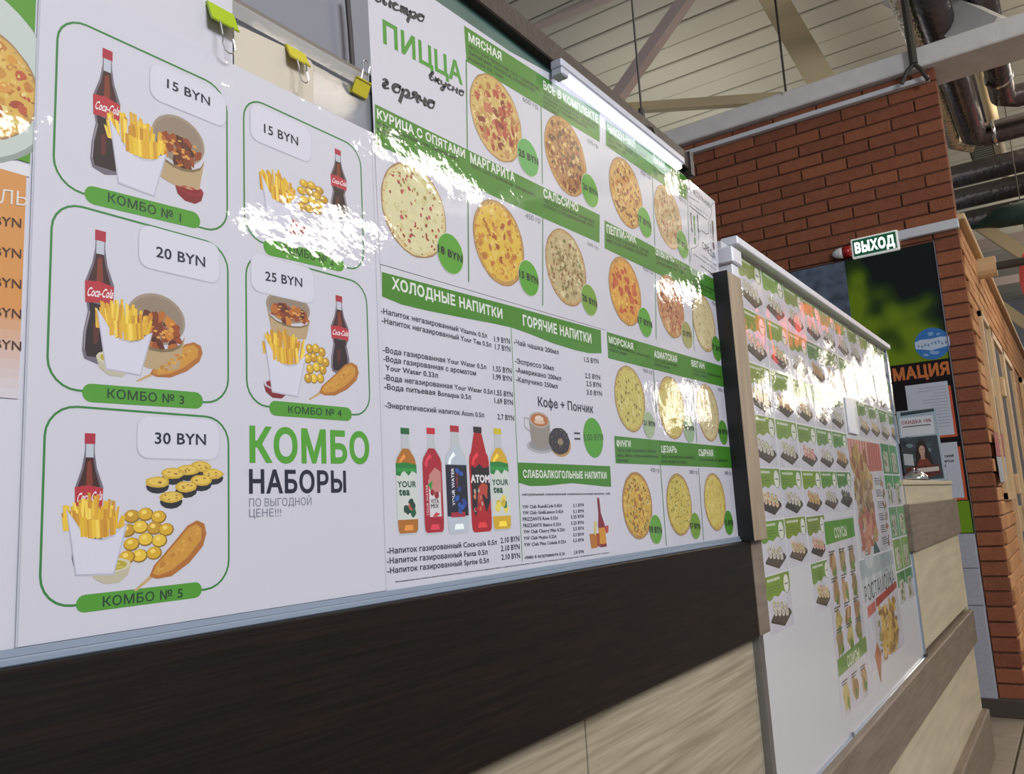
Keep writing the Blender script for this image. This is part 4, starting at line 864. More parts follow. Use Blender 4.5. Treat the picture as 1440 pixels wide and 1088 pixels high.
for n_, (a, b, c_, d_), kw in ((1, (110, 237, 88, 720), dict(liq='a8691f', cap='15602e', lab=l_tea(['1f5a3c', '173f34', '2f6a3a', 'b05a3c']))), (2, (265, 388, 88, 716), dict(liq='a31c2e', cap='c02030', lab=l_vita)), (3, (403, 532, 75, 714), dict(liq='b6c0cc', cap='a82030', lab=l_water)),
    (4, (543, 665, 82, 703), dict(liq='a8141e', cap='241a20', lab=l_atom, clear='a8141e', top=.92)), (5, (667, 778, 92, 695), dict(liq='cfa520', cap='c9b820', lab=l_tea(['d8c040', 'e0d060', 'c9b030', '2f7a3a'])))):
    i = Ink(PP, 14); drink(i, i.frame('P4', a, b, c_, d_), random, **kw); i.build('bottle_picture', dm)
i = Ink(PP, 14); f = i.frame('P4', 868, 1030, 0, 242); m_ = mapper(f)
i.poly(ellp(f, .55, .18, .5, .17, random), 'a9a9ac'); i.poly(ellp(f, .55, .20, .42, .13, random), '8b8b8f'); i.line([f(.2, .82), f(.02, .84), f(.02, .62), f(.25, .5)], .0016, '9a9690')
i.poly(m_([(.18, .80), (.22, .3), (.42, .12), (.75, .14), (.92, .35), (.93, .82)]), '8d867e'); i.poly(ellp(f, .56, .82, .38, .2, random), 'a8a098'); i.poly(ellp(f, .56, .82, .32, .16, random), 'b06a3c'); i.poly(ellp(f, .55, .84, .16, .09, random), 'dcc6b2'); i.poly(ellp(f, .55, .77, .2, .05, random), 'd2b49c')
i.build('coffee_picture', dm)
i = Ink(PP, 15); f = i.frame('P4', 1010, 1140, 85, 260); i.poly(ellp(f, .52, .42, .47, .42, random, 0, 24), 'b08a50'); i.poly(ellp(f, .48, .52, .47, .45, random, .03, 28), '2c2a30'); i.poly(ellp(f, .52, .5, .13, .12, random), '8a7a60')
for k in range(50): i.poly(ellp(f, random.uniform(.1, .88), random.uniform(.2, .9), .02, .02, random, .3, 5), random.choice(['5c5a62', '7a7880', '15141a']))
i.build('doughnut_picture', dm)
i = Ink(PP, 14); i.quad('P4', (1160, 115), (1195, 118), (1195, 128), (1160, 126), col='2b2e42'); i.quad('P4', (1162, 148), (1197, 150), (1197, 160), (1162, 159), col='2b2e42'); i.build('equals_sign', dm)
i = Ink(PP, 14); q = PP.p('P4', 1273, 148); R_ = (PP.p('P4', 1273, 32)[1]-PP.p('P4', 1273, 265)[1])/2; i.poly(ell(q[0], q[1], R_, n=36), '4a9828'); o = i.build('green_disc', dm)
j = Ink(PP, 15.5); j.text('P4', '5.00 BYN', 1217, 166, 1332, 163, 40, '14351c', .0); j.build('price_lettering', o)
i = Ink(PP, 14); f = i.frame('P4', 1245, 1362, 500, 800); m_ = mapper(f)
i.poly(m_([(.48, .02), (.46, .45), (.52, .70), (.50, .95), (.52, 1), (.6, 1), (.62, .95), (.64, .70), (.80, .45), (.82, .02)]), '7c1428'); i.poly(m_([(.48, .08), (.47, .40), (.80, .40), (.82, .08)]), 'c98a20')
i.poly(m_([(.0, .30), (.05, .02), (.34, .02), (.40, .30)]), 'b06a18'); i.poly(m_([(.28, .54), (.22, .3), (.30, .25), (.42, .52)]), 'c9c070'); i.poly(m_([(.76, .42), (.84, .28), (.96, .30), (.99, .44)]), 'b04030'); i.poly(m_([(.36, .3), (.5, .3), (.46, .03), (.36, .05)]), '9c3a18')
i.build('wine_picture', dm)
# ---- pizza menu B (upper right)
pb = poster('pizza menu under the glowing light tube with two weekday notes at its right', [('N', 848, 150), ('N', 1005, 283), ('P6', 885, 668), ('N', 848, 463)])
band(pb, 'P5', [(48, 120), (525, 458), (525, 592), (50, 270)])
band(pb, 'N', [(850, 309.7), (1008.5, 395), (1010.5, 426), (850, 349)])
for a in ([('P5', 323, 448), ('P5', 338, 860)], [('P5', 526, 455), ('P5', 543, 975)], [('P5', 340, 985), ('P6', 408, 478)], [('P6', 652, 115), ('P6', 674, 565)]):
    i = Ink(PP, 12); i.line([PP.p(*q) for q in a], .0022, '2f7a35'); i.build('green_rule', pb)
heads(pb, [('P5', 'ЧИКЕН-ЧИЛ', 62, 190, 222, 285, 44), ('P5', 'ЯММИ', 328, 366, 398, 410, 42), ('P5', 'ПЕППИ-ЧИК', 55, 782, 230, 846, 46), ('P5', 'ЭЛЬПАЧО', 342, 912, 453, 957, 46), ('P5', 'КОПЧЕН', 552, 1022, 625, 1062, 40)])
small(pb, 'P5', ['ТЕСТО, СОУС С БАЗИЛИКОМ, СЫРНЫЙ', 'МИКС, РУЛЕТ КУРИНЫЙ, ЛУК,', 'ХАЛАПЕНЬО, СОУС'], 62, 215, 285, 345, 27, 17, 24)
small(pb, 'P5', ['ТЕСТО, СОУС, СЫРНЫЙ МИКС, СОУС', 'БЕКОН, ШАМПИНЬОНЫ, СЫРНЫЙ', 'РАНЧ'], 330, 392, 505, 500, 28, 16, 26)
small(pb, 'P5', ['ТЕСТО, СОУС С БАЗИЛИКОМ, СЫРНЫЙ', 'МИКС, РУЛЕТ КУРИНЫЙ, ПЕППЕРОНИ'], 55, 808, 300, 905, 28, 18, 26)
small(pb, 'P5', ['ТЕСТО, СОУС С БАЗИЛИКОМ,', 'СЫРНЫЙ МИКС, ЛУК, ТОМАТ'], 345, 935, 525, 1008, 28, 16, 26)
small(pb, 'P6', ['ТЕСТО, СОУС, СЫРНЫЙ МИКС,', 'КУРИЦА КОПЧЕНАЯ, ЛУК'], 660, 75, 830, 158, 26, 14, 24)
heads(pb, (('P5', '450 гр', 255, 437, 313, 472, 30), ('P5', '400 гр', 480, 590, 524, 622, 26), ('P5', '420 гр', 268, 1002, 328, 1028, 30), ('P6', '400 гр', 600, 120, 650, 150, 24), ('P6', '430 гр', 795, 235, 842, 262, 24)), 'weight_lettering', 14, '55586a', 0)
pizza(pb, 'P5', 170, 550, 192, STY['chil'], 14, 6); pizza(pb, 'P5', 418, 692, 174, STY['yam'], 14, 7); pizza(pb, 'N', 879.4, 409.5, 46.5, STY['pep'], 14, 8); pizza(pb, 'P6', 512, 252, 210, STY['elp'], 14, 9); pizza(pb, 'P6', 742, 367, 192, STY['pale'], 14, 10)
ST += [(pb, 'P5', 278, 723, 82, '17 BYN', 238, 712, 315, 762, 36), (pb, 'P5', 500, 852, 76, '21 BYN', 472, 845, 527, 885, 30, '5f9a3a'), (pb, 'P6', 330, 362, 98, '17 BYN', 280, 362, 380, 402, 42), (pb, 'P6', 622, 450, 90, '21 BYN', 595, 450, 650, 470, 34, '9a9a5c'), (pb, 'P6', 828, 545, 84, '17 BYN', 797, 545, 862, 572, 34, '4a8a28')]
i = Ink(PP, 15)
i.text('Q', 'ПОНЕДЕЛЬНИК', 176, 228, 378, 405, 44, NAVY, .0); i.text('Q', 'СРЕДА', 306, 758, 424, 866, 58, NAVY, .01)
for k, (a, b, a1, b1) in enumerate(((185, 300, 270, 355), (183, 350, 355, 478), (300, 830, 425, 920), (225, 820, 430, 960))): i.text('Q', 'скидки на' if k % 2 == 0 else 'все пиццы от 30 см', a, b, a1, b1, 16, '7d8090', res=1)
for a, b, a1, b1 in ((183, 375, 350, 505), (290, 918, 432, 1020), (378, 990, 432, 1036)): i.line([PP.p('Q', a, b), PP.p('Q', a1, b1)], .0018, NAVY)
i.build('black_lettering', pb)
i = Ink(PP, 15)
for x, y0, y1, w_, col in ((203, 440, 575, .006, NAVY), (232, 470, 650, .009, '3f8f3a'), (262, 460, 580, .006, NAVY), (378, 540, 640, .004, '6c6f7a'), (398, 515, 695, .010, '2b1c22')):
    i.line([PP.p('Q', x-3, y0), PP.p('Q', x, y0+(y1-y0)*.4), PP.p('Q', x+6, y1)], [w_, w_*.8, w_*.4], col); q = PP.p('Q', x+7, y1+(45 if w_ > .008 else 20)); i.poly(ell(q[0], q[1], w_*.55, w_*.9, 12), col)
i.build('exclamation_marks', pb)
i = Ink(PP, 14.5); i.line([PP.p('Q', *q) for q in ((405, 350), (385, 380), (388, 450), (365, 500), (358, 560), (362, 630), (340, 635), (295, 600), (272, 620), (270, 730), (240, 755), (205, 765), (198, 880))], .0014, '3c3f4c'); i.build('thin_curve', pb)
# ---- pizza menu C (lower right)
pc = poster('lower pizza menu with six pale cheesy pizzas beside the rack post', [('N', 853, 464), ('P6', 888, 670), ('N', 1040, 759), ('N', 868, 795)])
band(pc, 'P6', [(65, 428), (885, 672), (883, 812), (75, 610)])
band(pc, 'P7', [(117, 162), (925, 240), (935, 385), (127, 352)])
for a in ([('P6', 388, 688), ('P6', 412, 985)], [('P6', 660, 755), ('P7', 692, 210)], [('P7', 437, 365), ('P7', 480, 925)], [('P7', 703, 385), ('P7', 738, 888)]):
    i = Ink(PP, 12); i.line([PP.p(*q) for q in a], .0022, '2f7a35'); i.build('green_rule', pc)
heads(pc, (('P6', 'МОРСКАЯ', 80, 502, 250, 552, 46), ('P6', 'АЗИАТСКАЯ', 395, 602, 555, 640, 44), ('P6', 'ВЕГАН', 655, 665, 745, 685, 40), ('P7', 'ФУНГИ', 133, 234, 232, 238, 42), ('P7', 'ЦЕЗАРЬ', 445, 275, 552, 278, 44), ('P7', 'СЫРНАЯ', 705, 300, 805, 303, 44)))
small(pc, 'P6', ['ТЕСТО, ЧЕСНОЧНЫЙ СОУС, СЫРНЫЙ МИКС,', 'КРЕВЕТКИ, МИДИИ'], 82, 528, 365, 612, 30, 16, 26); small(pc, 'P6', ['ТЕСТО, СОУС, СЫРНЫЙ МИКС,', 'КРЕВЕТКИ, АНАНАС'], 398, 632, 560, 672, 30, 16, 28); small(pc, 'P6', ['ТЕСТО, СОУС, СЫРНЫЙ МИКС,', 'ТОМАТ, ПЕРЕЦ'], 665, 700, 868, 752, 26, 14, 24)
small(pc, 'P7', ['ТЕСТО, СОУС С БАЗИЛИКОМ, СЫРНЫЙ', 'МИКС, ОПЯТА, ОГУРЕЦ МАРИНОВАННЫЙ,', 'КУКУРУЗА.'], 138, 270, 425, 278, 36, 16); small(pc, 'P7', ['ТЕСТО, ЧЕСНОЧНЫЙ СОУС, СЫРНЫЙ МИКС,', 'РУЛЕТ КУРИНЫЙ, СОУС ЦЕЗАРЬ'], 448, 315, 680, 322, 34, 16); small(pc, 'P7', ['ТЕСТО, ЧЕСНОЧНЫЙ СОУС, СЫРНЫЙ МИКС'], 708, 335, 905, 342, 30, 16)
heads(pc, (('P6', '450 гр', 318, 705, 380, 722, 26), ('P6', '420 гр', 600, 775, 655, 788, 24), ('P6', '430 гр', 838, 838, 888, 850, 24), ('P7', '420 гр', 370, 412, 432, 416, 30), ('P7', '380 гр', 640, 425, 698, 428, 28), ('P7', '380 гр', 885, 430, 932, 433, 26)), 'weight_lettering', 14, '55586a', 0)
pizza(pc, 'N', 886.1, 560.5, 46, STY['sea'], 14, 11); pizza(pc, 'N', 944.5, 573, 43.5, STY['asia'], 14, 12); pizza(pc, 'N', 995.7, 580, 39.5, STY['pale'], 14, 13)
pizza(pc, 'P7', 280, 645, 236, STY['funghi'], 14, 14); pizza(pc, 'P7', 570, 638, 218, STY['caesar'], 14, 15); pizza(pc, 'P7', 818, 620, 202, STY['cheese'], 14, 16)
ST += [(pc, 'P7', 358, 85, 90, '21 BYN', 320, 85, 400, 98, 34, '9ab08a'), (pc, 'P7', 637, 115, 92, '18 BYN', 605, 118, 672, 128, 34, '8fae88'), (pc, 'P7', 873, 138, 84, '18 BYN', 842, 145, 905, 152, 32, '4a8a28'),  # first sticker's pale green has film glare put into its colour
    (pc, 'P7', 405, 812, 102, '18 BYN', 362, 830, 447, 838, 44, '5a9a28'), (pc, 'P7', 680, 787, 92, '17 BYN', 645, 803, 715, 808, 38, '6f9a30'), (pc, 'P7', 912, 765, 86, '15 BYN', 885, 782, 943, 785, 38, '4a8a28')]
for s in ST: sticker(*s)
# ================================================================== THE SECOND MENU WALL (sushi cards on a white board)
YB = .566
BP = Plane(1, YB)
wbd = thing('white_board', 'tall white board in a pale metal frame covered with small food cards', 'board')
box('board_sheet', 1.655, 3.425, YB, YB+.012, .705, 1.855, 'white_board', wbd)
box('top_rail', 1.70, 3.43, YB-.022, YB+.016, 1.855, 1.874, 'white_metal', wbd, .002)
q = U(1027, 345, 1, .54); box('corner_cap', q.x-.001, q.x+.055, .536, .60, q.z-.036, q.z, 'white_metal', wbd, .003)
box('corner_post', q.x+.006, q.x+.045, .542, .595, 1.23, q.z-.036, 'white_metal', wbd, .002)
box('side_rail', 3.425, 3.437, YB-.006, YB+.014, .705, 1.874, 'film_edge', wbd)
box('left_rail', 1.632, 1.655, YB-.006, YB+.014, .705, 1.05, 'aluminium', wbd, .001)
zb = .705
box('bottom_rail', 1.655, 3.437, YB-.008, YB+.012, zb-.010, zb, 'film_edge', wbd, .002)
box('corner_clip', 3.405, 3.44, YB-.012, YB-.004, zb-.016, zb+.008, 'cable_dark', wbd)
box('rail_joint', 2.25, 2.256, YB-.010, YB-.004, zb-.012, zb+.010, 'aluminium', wbd)
tag(box('end_post', 3.452, 3.50, .575, .60, 1.352, 1.83, 'pale_laminate'), 'narrow cream post standing at the far edge of the white board', 'post')
def sushi(i, f, rng, kind):
    m = mapper(f); tray = rng.choice(['4c463c', '544c42', '3c3832', '5c5040'])
    i.poly(m([(.02, .30), (.60, .0), (.98, .35), (.90, .48), (.3, .62)]), tray); i.poly(m([(.02, .30), (.02, .22), (.60, -.08), (.60, .02)]), '3c3630'); i.poly(m([(.60, -.08), (.98, .27), (.98, .36), (.60, .02)]), '4a433a')
    col = {0: ('cfcbc0', '5a5a52', 'b0a890'), 1: ('d5c9a8', '7a5a3c', 'c58a5a'), 2: ('d6b8a8', '8a4a40', 'c07060'), 3: ('4a4a44', '2c2c2a', '6a6a5a'), 4: ('c9a878', '7c5a30', 'b08850')}[kind]
    for r in range(2):
        for k in range(4):
            u = .22+.17*k+.05*r; v = .62-.05*k-.22*r+.1
            i.poly(ellp(f, u, v, .085, .15, rng, 0, 12), col[1]); i.poly(ellp(f, u-.008, v+.01, .07, .13, rng, 0, 12), col[0]); i.poly(ellp(f, u-.008, v+.01, .035, .06, rng, .15, 8), col[2]); 
            i.poly(ellp(f, u, v+.15, .06, .05, rng, .25, 8), rng.choice([col[2], col[0], 'a8b070']))
def card(x, z, w_, h_, label, rng, hue, kind):
    t = thing('menu_card', label, 'card', 'sushi cards on the white board')
    dz = rng.uniform(-.0015, .0015); x += rng.uniform(-.002, .002); z += dz
    sheet('laminated_sheet', [(x, z-h_), (x+w_, z-h_), (x+w_, z), (x, z)], YB, .00025, 'card_print', t)
    f = lambda u, v: (x+u*w_, z-h_+v*h_)
    i = Ink(BP, 12); top = [(0, 1), (0, .63), (.05, .585), (.14, .575), (.22, .60), (.30, .64), (.38, .62), (.46, .60), (.55, .64), (.63, .68), (.72, .66), (.84, .61), (.95, .65), (1, .72), (1, 1)]
    i.poly([f(u, v) for u, v in top], hue); i.build('wavy_header', t, 'card_print')
    i = Ink(BP, 13)
    for k, (v, l) in enumerate(((.90, .5), (.80, .42), (.75, .48), (.70, .3))):
        hh = .05 if k == 0 else .012; u = .08
        while u < .08+l: s = rng.uniform(.03, .06); i.poly([f(u, v), f(u+s, v), f(u+s, v+hh), f(u, v+hh)], 'd6dccb' if k == 0 else '3c5a24'); u += s+.018
    i.build('header_lettering', t, 'card_print')
    i = Ink(BP, 14); c = f(.84, .79); i.poly(ell(c[0], c[1], w_*.125, w_*.125, 20), '6f8a4a'); i.poly(ell(c[0], c[1], w_*.115, w_*.115, 20), 'd9dccf'); i.poly([f(.76, .775), f(.92, .775), f(.92, .80), f(.76, .80)], '6a7060'); i.build('price_disc', t, 'card_print')
    i = Ink(BP, 13); sushi(i, lambda u, v: f(.06+.90*u, .09+.50*v), rng, kind); i.build('sushi_picture', t, 'card_print')
    return t
rng = random.Random(3)
ords = ['first', 'second', 'third', 'fourth', 'fifth', 'sixth', 'seventh', 'eighth', 'ninth', 'tenth']
ZR = [1.850, 1.727, 1.603, 1.486, 1.370, 1.257, 1.143]
rown = ['top', 'second', 'third', 'fourth', 'fifth', 'sixth', 'seventh']
KW = {0: 'white rice', 1: 'tan', 2: 'pinkish', 3: 'dark', 4: 'golden'}
def hue(r, c):
    base = (118+rng.randint(-12, 12), 146+rng.randint(-8, 8), 48+rng.randint(-8, 14)) if c < 3 or r < 1 else (92+rng.randint(-14, 14), 140+rng.randint(-8, 8), 62+rng.randint(-8, 14))
    return '%02x%02x%02x' % base
for r in range(7):
    cols = {0: range(10), 1: range(10), 2: [0, 1, 2, 3, 4, 6, 7, 8, 9], 3: range(5), 4: range(5), 5: range(3), 6: [0, 2]}[r]
    for c in cols:
        x = 1.745+.1755*c-.008*(r if c < 5 else 0)*.6; w_ = .168; h_ = ZR[r]-(ZR[r+1] if r < 6 else 1.022)-.005
        kd = 3 if (r, c) == (4, 4) else rng.choice([0, 0, 1, 2, 4] if r > 2 else [0, 0, 0, 1, 4])
        card(x, ZR[r], w_, h_, '%s sushi card, %s from the rack post in the %s row%s' % (KW[kd], ords[c], rown[r], ' of the board' if r == 0 else ' down'), rng, hue(r, c), kd)
# narrow green cards near the far edge
for r in range(5):
    for c in range(2):
        x = 3.105+.155*c; z = 1.478-.112*r
        t = thing('snack_card', '%s narrow green card of the %s pair down the far edge of the white board' % (('left', 'right')[c], ords[r]), 'card', 'narrow green cards')
        sheet('laminated_sheet', [(x, z-.106), (x+.148, z-.106), (x+.148, z), (x, z)], YB, .00025, 'card_print', t)
        i = Ink(BP, 12); i.poly([(x, z-.106 if r % 3 != 1 else z-.05), (x+.148, z-.106 if r % 3 != 1 else z-.04), (x+.148, z), (x, z)], ['3d8a4a', '4a9a58', '6aa070', '7aa050', '3c8446'][r]); i.build('green_ground', t, 'card_print')
        i = Ink(BP, 13); i.poly(rrect(x+.03, x+.11, z-.10, z-.028, .008), 'b9c2b2')
        for k in range(16): i.poly(ell(x+.07+rng.uniform(-.03, .03), z-.066+rng.uniform(-.03, .03), rng.uniform(.004, .012), rng.uniform(.004, .01), 8, .2, rng), rng.choice(['8a7a50', '6a6a48', 'a89a70', '4f6a44', 'c0b088']))
        i.build('snack_picture', t, 'card_print')
def blobs(i, f, n, u0, u1, v0, v1, s, cols, rng):
    for k in range(n): i.poly(ellp(f, rng.uniform(u0, u1), rng.uniform(v0, v1), rng.uniform(.4, 1)*s, rng.uniform(.4, 1)*s*.7, rng, .25, 8, rng.uniform(0, 3)), rng.choice(cols))
def bposter(name, label, x0, x1, z0, z1, tilt=0, col=PAPER):
    t = thing(name, label, 'poster'); f = lambda u, v: (x0+u*(x1-x0)-tilt*(1-v), z0+v*(z1-z0))
    o = sheet('laminated_sheet', [f(0, 0), f(1, 0), f(1, 1), f(0, 1)], YB-.0002, .0002, 'card_print', t); return t, f
t, f = bposter('food_poster', 'food poster with red stripes and noodle bowls on the white board', 2.61, 3.098, 1.118, 1.474)
i = Ink(BP, 17); m_ = mapper(f)
i.poly(m_([(0, .78), (.42, .72), (.98, .74), (.98, 1), (.0, 1)]), 'c07464')
for k in range(12): i.poly(m_([(.02+.08*k, .75), (.045+.08*k, .75), (.06+.08*k, 1), (.03+.08*k, 1)]), 'd6b0a4' if k < 7 else 'a8443c')
i.build('striped_ground', t, 'card_print')
i = Ink(BP, 18); blobs(i, f, 60, .06, .55, .55, .92, .10, ['a8824c', 'c0a060', '8a6038', '9c5a40', 'b09048'], rng); blobs(i, f, 70, .06, .52, .28, .62, .09, ['8a7050', 'a08a68', '6f5a44', 'b8a888'], rng); blobs(i, f, 50, .08, .55, .08, .36, .09, ['b07060', 'c08a70', 'a05a50', 'b89a60'], rng)
for k in range(30): a = rng.uniform(.1, .5); b = rng.uniform(.3, .9); i.line([f(a, b), f(a+.04, b-.06), f(a+.02, b-.12)], .003, rng.choice(['d8c8a8', 'c9b088', '6a4a34']))
i.build('noodle_picture', t, 'card_print')
i = Ink(BP, 19); i.poly(m_([(.60, .02), (.60, .70), (.98, .70), (.98, .02)]), 'c6c6cc')
for r in range(6):
    for k in range(4): v = .66-.11*r-.018*k; i.poly(m_([(.66, v), (.66+.16+.04*(k % 2), v), (.66+.16+.04*(k % 2), v+.008), (.66, v+.008)]), '5a5a60')
    blobs(i, f, 5, .86, .95, .60-.11*r, .66-.11*r, .04, ['7a4a3c', '8a7a50', '4a6a50', 'a87a48'], rng)
i.build('text_column', t, 'card_print')
i = Ink(BP, 20); c_ = f(.20, .06); i.poly(ell(c_[0], c_[1], .07, .06), 'bcc4c8'); i.poly(m_([(.36, -.0), (.38, .10), (.42, .2), (.46, .1), (.56, .0)]), '3f5a58')
for k in range(4): i.poly(m_([(.12, .10-.03*k), (.26, .10-.03*k), (.26, .11-.03*k), (.12, .11-.03*k)]), '5c6066')
i.build('round_note', t, 'card_print')
t, f = bposter('food_poster', 'poster with dark lettering and a heap of yellow noodles, low on the white board', 2.575, 3.09, .80, 1.112); m_ = mapper(f)
i = Ink(BP, 17); i.poly(m_([(0, .82), (.98, .86), (.98, 1), (0, 1)]), '9fb0b4'); i.poly(m_([(.0, .62), (.98, .68), (.98, .86), (0, .82)]), 'b4c0c4')
for k in range(5): i.poly(m_([(.1+.2*k, .66), (.16+.2*k, .66), (.14+.2*k, .84), (.10+.2*k, .84)]), 'c6ccd0')
i.poly(m_([(.30, .52), (.98, .60), (.98, .67), (.30, .60)]), 'a23a34'); i.poly(m_([(.06, .47), (.28, .50), (.28, .59), (.06, .57)]), 'c0685c'); i.build('teal_ground', t, 'card_print')
i = Ink(BP, 18); vs, fs_ = glyphs('РОСТАМОЎКА', .0); i.mesh2([f(.04+.9*u, .61+.15*v+.04*u) for u, v in vs], fs_, '23282c'); i.build('title_lettering', t, 'card_print')
i = Ink(BP, 18); blobs(i, f, 120, .36, .84, .04, .50, .08, ['c09a48', 'd0b060', 'a88040', '8a6a3c', 'c9a850'], rng); blobs(i, f, 12, .3, .34, .1, .4, .04, ['8a8450', 'a09a60'], rng); i.poly(m_([(.18, -.45+.3), (.10, .12), (.2, .22), (.28, .1)]), 'b06a4c'); i.build('noodle_picture', t, 'card_print')
t, f = bposter('food_poster', 'hanging snack poster with two green headings, its near edge curling off the board', 2.222, 2.575, .755, 1.243, .03); m_ = mapper(f)
i = Ink(BP, 17); i.poly(m_([(.03, .87), (.97, .88), (.97, .99), (.03, .99)]), '55902f'); i.poly(m_([(.02, .205), (.97, .225), (.97, .31), (.02, .29)]), '6a9248'); i.build('green_band', t, 'card_print')
i = Ink(BP, 18)
for y, k in ((.895, 0), (.22, 0)): vs, fs_ = glyphs('СОУСЫ', .03); i.mesh2([f(.3+.4*u, y+.055*v) for u, v in vs], fs_, 'ccd6bc')
i.build('white_lettering', t, 'card_print')
for r in range(6):
    for c in range(3):
        v = (.76, .62, .47, .36, .10, -1)[r]; 
        if v < 0: continue
        i = Ink(BP, 18); blobs(i, f, 12, .12+.3*c, .24+.3*c, v-.03, v+.03, .07, [['b0a060', '9a8a50', 'c0b070'], ['a8865c', 'b8986c', '907048'], ['7c7a4c', '8f7a58', 'a08a60']][rng.randint(0, 2)], rng); blobs(i, f, 3, .18+.3*c, .24+.3*c, v-.05, v-.03, .04, ['5a8a38', '4a7a30'], rng)
        for k in range(2): i.poly(m_([(.08+.3*c, v+.065-.014*k), (.26+.3*c-.05*k, v+.065-.014*k), (.26+.3*c-.05*k, v+.073-.014*k), (.08+.3*c, v+.073-.014*k)]), '55555a')
        i.build('snack_picture', t, 'card_print')
ph = thing('price_holder', 'small blank white holder between the card blocks', 'holder')
box('holder_back', 2.635, 2.745, YB-.004, YB-.0005, 1.49, 1.60, 'white_metal', ph, .001); box('holder_lip', 2.635, 2.745, YB-.007, YB-.004, 1.49, 1.51, 'white_metal', ph, .001)

# ================================================================== INFORMATION BOARD, EXIT SIGN, LEAFLET STAND
IX = FX-.03
IP = Plane(0, IX)
def mat_photo():
    m = bpy.data.materials.new('leaf_photo'); m.use_nodes = True; nt_ = m.node_tree; N = nt_.nodes; L = nt_.links; b = N['Principled BSDF']; b.inputs['Roughness'].default_value = .3
    g = N.new('ShaderNodeNewGeometry'); n = N.new('ShaderNodeTexNoise'); n.inputs['Scale'].default_value = 3.4; n.inputs['Detail'].default_value = 1.5; L.new(g.outputs['Position'], n.inputs['Vector'])
    b.inputs['Specular IOR Level'].default_value = .15; b.inputs['Roughness'].default_value = .6
    sep = N.new('ShaderNodeSeparateXYZ'); L.new(g.outputs['Position'], sep.inputs[0])
    m1 = N.new('ShaderNodeMath'); m1.operation = 'MULTIPLY_ADD'; L.new(sep.outputs['Z'], m1.inputs[0]); m1.inputs[1].default_value = -.62; m1.inputs[2].default_value = 1.44-.22
    m2 = N.new('ShaderNodeMath'); m2.operation = 'MULTIPLY_ADD'; L.new(sep.outputs['Y'], m2.inputs[0]); m2.inputs[1].default_value = .36; L.new(m1.outputs[0], m2.inputs[2])
    ad = N.new('ShaderNodeMath'); L.new(n.outputs['Fac'], ad.inputs[0]); L.new(m2.outputs[0], ad.inputs[1])
    r = N.new('ShaderNodeValToRGB'); e_ = r.color_ramp.elements; e_[0].position = .42; e_[0].color = lin('16201f'); e_[1].position = .66; e_[1].color = lin('6f8a1c'); k = e_.new(.52); k.color = lin('2c4418'); L.new(ad.outputs[0], r.inputs[0]); L.new(r.outputs[0], b.inputs['Base Color'])
    MATS['leaf_photo'] = m
mat_photo()
mat('slate_print', '66748a', .4, var='3c4654', vscale=14); mat('board_black', '1c1517', .6, spec=.15); mat('lime_print', '6f9a1c', .35); mat('sign_white', 'd8dcd8', .35, emit=.35); mat('sign_green', '0f5a3a', .35, emit=.25); mat('letter_glow', 'f4fff8', .4, emit=1.1)
ib = thing('information_board', 'large information board with a blurred green leaf photo and orange lettering', 'board')
yr = .568; ys = U(1194, 420, 0, IX).y
box('board_back', IX+.002, FX-.004, yr, 1.60, 1.04, 2.852, 'board_black', ib)
box('leaf_photo', IX, IX+.002, yr+.006, ys, 2.105, 2.846, 'leaf_photo', ib)
box('slate_print', IX, IX+.002, ys, 1.60, 2.105, 2.846, 'slate_print', ib)
box('black_field', IX, IX+.002, yr+.006, 1.60, 1.235, 2.105, 'board_black', ib)
box('lime_strip', IX, IX+.002, yr+.006, 1.60, 1.045, 1.235, 'lime_print', ib)
box('edge_trim', IX-.004, FX-.004, yr-.006, yr, 1.04, 2.852, 'aluminium', ib)
i = Ink(IP, 4); A = IP.p('S4', 625, 792); B = IP.p('S4', 868, 752); T = IP.p('S4', 625, 744); vs, fs_ = glyphs('ИНФОРМАЦИЯ', .05)
wv, _ = glyphs('МАЦИЯ', .05); wd_ = (B[0]-A[0])*2.25
i.mesh2([(B[0]-wd_*(1-u), A[1]-.006+(T[1]-A[1])*1.15*v) for u, v in vs], fs_, 'c06a2c'); i.build('orange_lettering', ib, 'matt_print')
i = Ink(IP, 5); q = IP.p('S4', 785, 622); R_ = .10
i.poly(ell(q[0], q[1], R_, n=36), '2a6fb8'); i.poly([(q[0]+R_*a, q[1]+R_*b) for a, b in ((-.97, .28), (-.5, .36), (0, .30), (.6, .34), (.97, .22), (.96, -.2), (.5, -.30), (.1, -.42), (-.4, -.34), (-.96, -.26))], 'b9cbe0')
for k in range(9): i.poly(ell(q[0]+R_*(-.75+.19*k), q[1]+R_*rng.uniform(-.12, .12), R_*.06, R_*rng.uniform(.06, .14), 7, .3, rng), '6a86b0')
for k in range(8): i.poly(ell(q[0]+R_*rng.uniform(-.5, .5), q[1]+R_*rng.choice([.6, -.6])+rng.uniform(-.01, .01), R_*.15, R_*.08, 7, .4, rng), '7fa6d6')
i.build('blue_disc', ib, 'matt_print')
